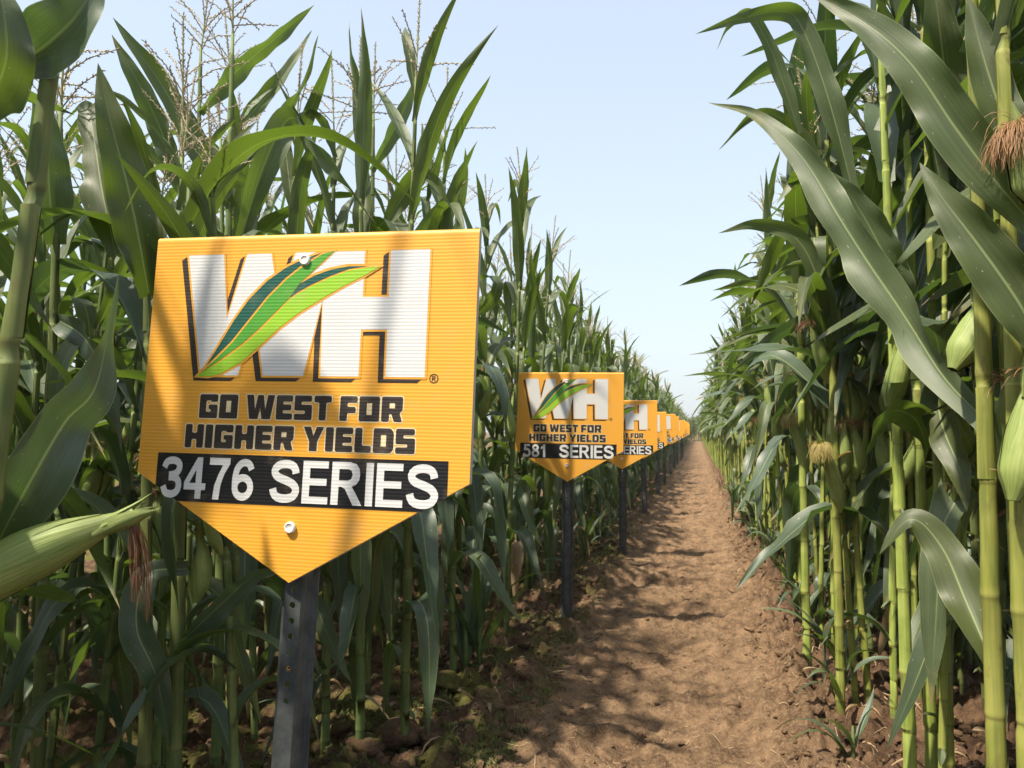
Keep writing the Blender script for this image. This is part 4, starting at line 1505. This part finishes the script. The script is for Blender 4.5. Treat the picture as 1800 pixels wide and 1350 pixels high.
ME['slogan'] = flat_mesh('slogan', words, 2.0, M['dark'])
ME['reg'] = flat_mesh('registered_mark', [[circle(232.8, -253.2, 8.0), circle(232.8, -253.2, 6.2)],
                                          [[(229.6, -257.5), (231.4, -257.5), (231.4, -249), (229.6, -249)]],
                                          [[(231.4, -249), (231.4, -250.7), (234.2, -250.7), (234.2, -252.2), (231.4, -252.2), (231.4, -253.8), (234.4, -257.5), (236.6, -257.5), (233.8, -253.6), (235.8, -252.6), (235.8, -250), (234.6, -249)]]], 1.0, M['dark'])
PLATE = [(-262, -387), (264, -387), (264, -444.5), (221, -469.5), (-217, -469.5), (-262, -443.5)]
ME['plate'] = flat_mesh('number_plate', [[PLATE]], 1.5, M['black'])


def build_sign(loc, rot, label, digits, full=True):
    root = obj('seed_sign', None, None, loc)
    root.rotation_mode = 'XYZ'
    root.rotation_euler = rot
    tag(root, label, 'sign', 'orange seed signs along the path')
    obj('post', ME['post'], root)
    b = obj('board', ME['board'], root)
    for m in ME['bolts']:
        obj('bolt', m, root)
    obj('logo_shadow', ME['logo_shadow'], b)
    obj('logo_outline', ME['logo_outline'], b)
    obj('logo_letters', ME['logo_letters'], b)
    obj('leaf_emblem', ME['leaf_outline'], b)
    for m in ME['stripe']:
        obj('emblem_' + m.name.split('.')[0], m, b)
    if full:
        obj('slogan_outline', ME['slogan_outline'], b)
    obj('slogan', ME['slogan'], b)
    obj('registered_mark', ME['reg'], b)
    obj('number_plate', ME['plate'], b)
    items = list(digits) if digits else []
    obj('series_text', text_mesh('series_text', items + SERIES, 3.0, M['white']), b)
    return root


SERIES = text_polys('SERIES', -46, 249, -393.5, -464)
D3476 = text_polys('3476', -252, -76, -393.5, -464)
D581 = text_polys('581', -246, -117, -393.5, -464)


def sign_at(top, yaw, roll, pitch, label, digits, full=True):
    rot = Matrix.Rotation(yaw, 3, 'Z') @ Matrix.Rotation(roll, 3, 'Y') @ Matrix.Rotation(pitch, 3, 'X')
    loc = Vector(top) - rot @ Vector((0, 0, TOPZ))
    return build_sign(loc, rot.to_euler(), label, digits, full)


sign_at((-0.6448, 1.1991, 1.4128), 0.0338, 0.0223, -0.0617, 'large nearest orange sign with white WH logo and 3476 SERIES', D3476)
sign_at((-0.6774, 4.1395, 1.3869), 0.0533, 0.0173, 0.03, 'second orange sign from the camera, reading 581 SERIES', D581)
ORD = ['third', 'fourth', 'fifth', 'sixth', 'seventh', 'eighth', 'ninth', 'tenth', 'eleventh', 'twelfth']
srng = random.Random(3)
for k, (x, y, z) in enumerate([(-0.620, 6.70, 1.335), (-0.665, 10.0, 1.335), (-0.655, 13.0, 1.35), (-0.64, 16.1, 1.36), (-0.63, 19.2, 1.35), (-0.60, 22.2, 1.35),
                               (-0.61, 25.3, 1.35), (-0.60, 28.4, 1.35), (-0.60, 31.5, 1.35), (-0.6, 34.6, 1.35)]):
    sign_at((x + srng.uniform(-.015, .015), y, z + srng.uniform(-.03, .02)), 0.03 + srng.uniform(-.07, .07), srng.uniform(-.03, .03), srng.uniform(-.02, .02),
            'orange sign with partly hidden WH logo, ' + ORD[k] + ' from the camera along the path', None, k < 3)


# ------------------------------------------------------------------ loose earth, litter and small plants
def clod_mesh(seed, sub=2):
    import bmesh
    bm = bmesh.new()
    bmesh.ops.create_icosphere(bm, subdivisions=sub, radius=1.0)
    r = random.Random(seed)
    sx, sy, sz = r.uniform(.8, 1.3), r.uniform(.7, 1.1), r.uniform(.5, .8)
    cs = [(Vector((r.gauss(0, 1), r.gauss(0, 1), r.gauss(0, 1))).normalized(), r.uniform(.55, .92)) for _ in range(9)]
    for v in bm.verts:
        p = v.co.copy()
        for nrm, dd in cs:               # cut facets
            q = p.dot(nrm)
            if q > dd: p -= nrm * (q - dd)
        p += Vector((r.gauss(0, .03), r.gauss(0, .03), r.gauss(0, .03)))
        v.co = Vector((p.x * sx, p.y * sy, p.z * sz))
    me = bpy.data.meshes.new('soil_clod')
    bm.to_mesh(me); bm.free()
    me.polygons.foreach_set('use_smooth', np.ones(len(me.polygons), bool))
    me.materials.append(M['soil'])
    return me


CL = [clod_mesh(i, 3) for i in range(7)]
crng = random.Random(11)
CLODS = [(700, 1320, .075, 'large pale clod at the bottom edge right of the nearest post'), (762, 1325, .065, 'second large clod at the bottom edge, right of the largest one'),
         (640, 1335, .06, 'clod at the bottom edge between the nearest post and the largest clod'), (790, 1222, .07, 'broad flat clod in the shade below the leafy sucker clump'),
         (730, 1215, .055, 'clod touching the broad flat clod on its left'), (850, 1232, .045, 'small clod just right of the broad flat clod'),
         (660, 1240, .05, 'dark clod between two stalk feet right of the nearest post'), (900, 1180, .04, 'small clod at the shaded edge where the path begins'),
         (955, 1145, .04, 'small clod in front of the second sign post'), (820, 1290, .03, 'little clod between the bottom clods and the path'),
         (600, 1290, .05, 'dark clod close to the right side of the nearest post'), (560, 1325, .05, 'dark clod touching the nearest post at the bottom edge'),
         (1405, 1320, .035, 'sunlit clod at the bottom edge left of the right stalks'), (1340, 1300, .025, 'little sunlit clod on the path near the bottom edge'),
         (1450, 1290, .03, 'sunlit clod beside the foot of three bare stalks'), (1320, 1110, .04, 'sunlit clod at the right path edge level with the second post foot'),
         (1290, 1040, .03, 'sunlit clod at the right path edge beyond the second post'), (1330, 1010, .035, 'clod under the right stalks beyond the second post'),
         (1250, 985, .03, 'farthest sunlit clod at the right path edge'), (1400, 1180, .04, 'sunlit clod below the clump of slim right stalks'),
         (1290, 1240, .025, 'little clod alone on the right half of the path'), (1380, 1090, .045, 'large clod between stalk feet on the right')]
for k, (px, py, r, lab) in enumerate(CLODS):
    dv = FWD + RGT * ((px - 900) / FPX) + UPV * ((675 - py) / FPX)
    p = EYE + dv * (-EYE.z / dv.z)
    o = obj('soil_clod', CL[k % 7], None, (p.x, p.y, gz(p.x, p.y) + r * 0.2), (crng.uniform(-.3, .3), crng.uniform(-.3, .3), crng.uniform(0, 6)))
    o.scale = (r, r, r)
    tag(o, lab, 'clod', 'clods of earth left of the path' if px < 1000 else 'clods of earth right of the path')


def scatter_mesh(name, gen, mat, label, cat):
    mb = MB()
    gen(mb)
    return tag(obj(name, mb.mesh(name, mat)), label, cat, None, 'stuff')


ICO = None


def crumbs(mb):
    import bmesh
    bm = bmesh.new(); bmesh.ops.create_icosphere(bm, subdivisions=1, radius=1.0)
    iv = [v.co.copy() for v in bm.verts]; fi = [tuple(v.index for v in f.verts) for f in bm.faces]
    bm.free()
    r = random.Random(21)
    n = 0
    while n < 17000:
        y = 1.6 + 9 * r.random() ** 2.0
        x = r.uniform(-1.9, 0.95)
        d = max(PATH_L - x, x - PATH_R)
        if d < -0.05 and r.random() < 0.45: continue
        s = min(0.035, 0.006 * math.exp(r.gauss(0, 0.8))) * (1.15 if d > 0 else 0.5)
        z = gz(x, y)
        sc = [r.uniform(.7, 1.3) for _ in range(3)]
        rot = Matrix.Rotation(r.uniform(0, 6), 3, 'Z')
        vs = [rot @ Vector((v.x * sc[0] * s * r.uniform(.6, 1.2), v.y * sc[1] * s * r.uniform(.6, 1.2), v.z * sc[2] * .6 * s)) + Vector((x, y, z + s * 0.08)) for v in iv]
        mb.add(vs, fi, None, 0, None, False)
        n += 1


scatter_mesh('soil_crumbs', crumbs, M['soil'], 'loose crumbs of earth scattered beside the path', 'soil')


def straw(mb):
    r = random.Random(31)
    n = 0
    while n < 3200:
        y = 1.7 + 9 * r.random() ** 1.8
        x = r.uniform(-1.5, 0.9)
        d = max(PATH_L - x, x - PATH_R)
        if d < -0.1 and r.random() < 0.4: continue
        a = r.uniform(0, 6.28)
        L = r.uniform(0.006, 0.03) if r.random() < 0.93 else r.uniform(0.05, 0.12)
        c = r.gauss(0, 0.7)
        ps = []
        p = Vector((x, y, 0))
        for q in range(4):
            zz = gz(p.x, p.y) + 0.003 + (0.012 * r.random() if L > .06 else 0.002)
            ps.append(Vector((p.x, p.y, zz)))
            a += c / 4
            p = p + Vector((math.cos(a), math.sin(a), 0)) * L / 3
        w = r.uniform(0.0006, 0.0014)
        mb.tube(ps, [w, w, w, w * .6], 3, 0, None, False)
        n += 1


M['straw'] = plain('straw', (0.50, 0.38, 0.22, 1), 0.8, 0, 0.3, 20)
scatter_mesh('straw_litter', straw, M['straw'], 'pale straw and root bits strewn over the earth', 'straw')


def moss(mb):
    r = random.Random(41)
    n = 0
    while n < 30000:
        y = 1.9 + 7 * r.random() ** 1.6
        x = r.uniform(-1.35, -0.6)
        if perlin(np.array([x * 5]), np.array([y * 5]), 77)[0] < 0.12: continue
        p = Vector((x, y, gz(x, y)))
        a = r.uniform(0, 6.28)
        h = r.uniform(0.004, 0.018)
        t = p + Vector((math.cos(a) * h * .9, math.sin(a) * h * .9, h))
        s = Vector((-math.sin(a), math.cos(a), 0)) * r.uniform(0.0015, 0.004)
        mb.add([p - s, p + s, t], [(0, 1, 2)], None, 0, None, False)
        n += 1


def leaf_litter(mb):
    r = random.Random(91)
    for n in range(420):
        left = r.random() < 0.55
        x = r.uniform(-1.5, -0.75) if left else r.uniform(0.38, 0.95)
        y = 1.9 + 8 * r.random() ** 1.5
        az = r.uniform(0, 6.28)
        p = Vector((x, y, gz(x, y) + 0.004))
        pts = arc_path(p, az, R(r.uniform(5, 50)), R(r.uniform(-70, 0)), r.uniform(0.04, 0.16), (0.1, 0.8), 7, r, None, r.uniform(-2, 2))
        leaf_blade(mb, pts, r.uniform(0.006, 0.020), (-math.sin(az), math.cos(az), 0), r, 0.8, 1.5, r.uniform(-3, 3), 3, 0.3, 0.4)


scatter_mesh('leaf_litter', leaf_litter, M['leaf_dry'], 'scraps of dry corn leaf strewn along both field edges', 'leaf litter')
M['moss'] = plain('moss', (0.13, 0.15, 0.028, 1), 0.8, 0, 0.5, 6)
scatter_mesh('moss_cover', moss, M['moss'], 'low green moss covering the damp earth left of the path', 'moss')


# short suckers and weeds at the foot of the corn
def sucker_proto(seed):
    r = random.Random(seed)
    parts = []
    for k in range(r.randint(5, 8)):
        az = r.uniform(0, 6.28)
        L = r.uniform(0.25, 0.5)
        z0 = r.uniform(0.0, 0.16)
        pts = arc_path((0.012 * math.cos(az), 0.012 * math.sin(az), z0), az, R(r.uniform(55, 80)), R(r.uniform(-50, 45)), L, (0.2, 1), 13, r, None, r.uniform(-.6, .6))
        mb = MB()
        leaf_blade(mb, pts, r.uniform(0.028, 0.05), (-math.sin(az), math.cos(az), 0), r, 0.6, 0.9, r.uniform(-1, 1), 5, 0.3, 0.1)
        parts.append(('leaf', mb.mesh('leaf', M['leaf_blue' if r.random() < .5 else 'leaf']), None))
    mb = MB()
    mb.tube([Vector((0, 0, -.03)), Vector((0.004, 0, 0.1)), Vector((0, 0.005, 0.22))], [0.012, 0.011, 0.006], 8, 0, None, True)
    parts.append(('stalk', mb.mesh('stalk', M['stalk_green']), None))
    return parts


SUCK = [sucker_proto(800 + i) for i in range(6)]
srng = random.Random(55)
sp_list = [(-0.98, 3.22, 1.25), (-0.93, 3.27, 1.1), (-1.02, 4.75, 1.0), (-0.95, 5.5, 0.9), (-1.3, 2.42, .8), (-0.9, 6.3, 1.0), (-0.9, 7.1, 0.9)]
for k in list(range(2, 16)) + list(range(3, 14)):
    sp_list.append((0.50 + srng.uniform(-.06, .08), ROW0 + ROWD * k + srng.uniform(-.2, .2), srng.uniform(.55, 1.0)))
for k in range(8, 16):
    sp_list.append((-0.92 + srng.uniform(-.06, .04), ROW0 + ROWD * k + srng.uniform(-.2, .2), srng.uniform(.6, 1.0)))
sp_list.sort(key=lambda t: t[1])
seen = {'left': 0, 'right': 0}
for q, (x, y, sc) in enumerate(sp_list):
    root = obj('corn_sucker', None, None, (x, y, gz(x, y)), (0, 0, srng.uniform(0, 6.28)))
    root.scale = (sc, sc, sc)
    sdn = 'left' if x < 0 else 'right'
    tag(root, f'short leafy corn sucker, {nth(seen[sdn])} from the camera at the {sdn} field edge', 'corn sucker', 'short suckers at the ' + ('left' if x < 0 else 'right') + ' field edge')
    seen[sdn] += 1
    for nm, me, pa in SUCK[q % 6]:
        obj(nm, me, root)

# dry fallen leaves round the foot of the right-hand clump and a few on the left
drng = random.Random(61)
DLAB = ['leftmost curled dry leaf at the foot of the right foreground stalks', 'dry leaf curled against the foot of the middle right stalk', 'dry leaf between two curled ones under the right stalks', 'rightmost dry leaf below the three bare stalks', 'dry leaf at the path edge before the slim right stalks', 'small dry leaf farther up the right path edge', 'dry leaf on dark earth right of the nearest post', 'dry leaf closest to the nearest post', 'dry leaf behind the nearest post under the corn', 'dry leaf at the shaded start of the path', 'dry leaf between clods left of the path', 'farthest dry leaf, on the sunlit right path edge']
for q, (px, py) in enumerate([(1455, 1240), (1520, 1265), (1480, 1260), (1560, 1270), (1430, 1165), (1375, 1120), (620, 1250), (560, 1240), (520, 1180), (880, 1215), (700, 1235), (1310, 1020)]):
    dv = FWD + RGT * ((px - 900) / FPX) + UPV * ((675 - py) / FPX)
    p = EYE + dv * (-EYE.z / dv.z)
    az = drng.uniform(0, 6.28)
    pts = arc_path((0, 0, 0.0), az, R(drng.uniform(20, 75)), R(drng.uniform(-80, -40)), drng.uniform(0.12, 0.26), (0.1, 0.8), 12, drng, None, drng.uniform(-1.5, 1.5))
    mb = MB()
    leaf_blade(mb, pts, drng.uniform(0.012, 0.026), (-math.sin(az), math.cos(az), 0), drng, 0.8, 1.5, drng.uniform(-3, 3), 5, 0.3, 0.4)
    o = obj('dry_leaf', mb.mesh('dry_leaf', M['leaf_dry']), None, (p.x, p.y, gz(p.x, p.y) + 0.004))
    tag(o, DLAB[q], 'dry leaf', 'dry leaves right of the path' if px > 1000 else 'dry leaves left of the path')


# ------------------------------------------------------------------ dusty summer air
def build_haze():
    mb = MB()
    mb.box((-320, -60, -1.5), (320, 520, 4.0))
    k = NT('haze')
    k.t.nodes.remove(k.b)
    v = k.n('VolumePrincipled')
    v.inputs['Color'].default_value = (0.92, 0.94, 0.96, 1)
    v.inputs['Density'].default_value = 0.0009
    v.inputs['Anisotropy'].default_value = 0.2
    k.l(v.outputs[0], k.out.inputs['Volume'])
    tag(obj('haze', mb.mesh('haze', k.m)), 'thin dusty summer haze in the air over the field', 'haze', None, 'stuff')


build_haze()
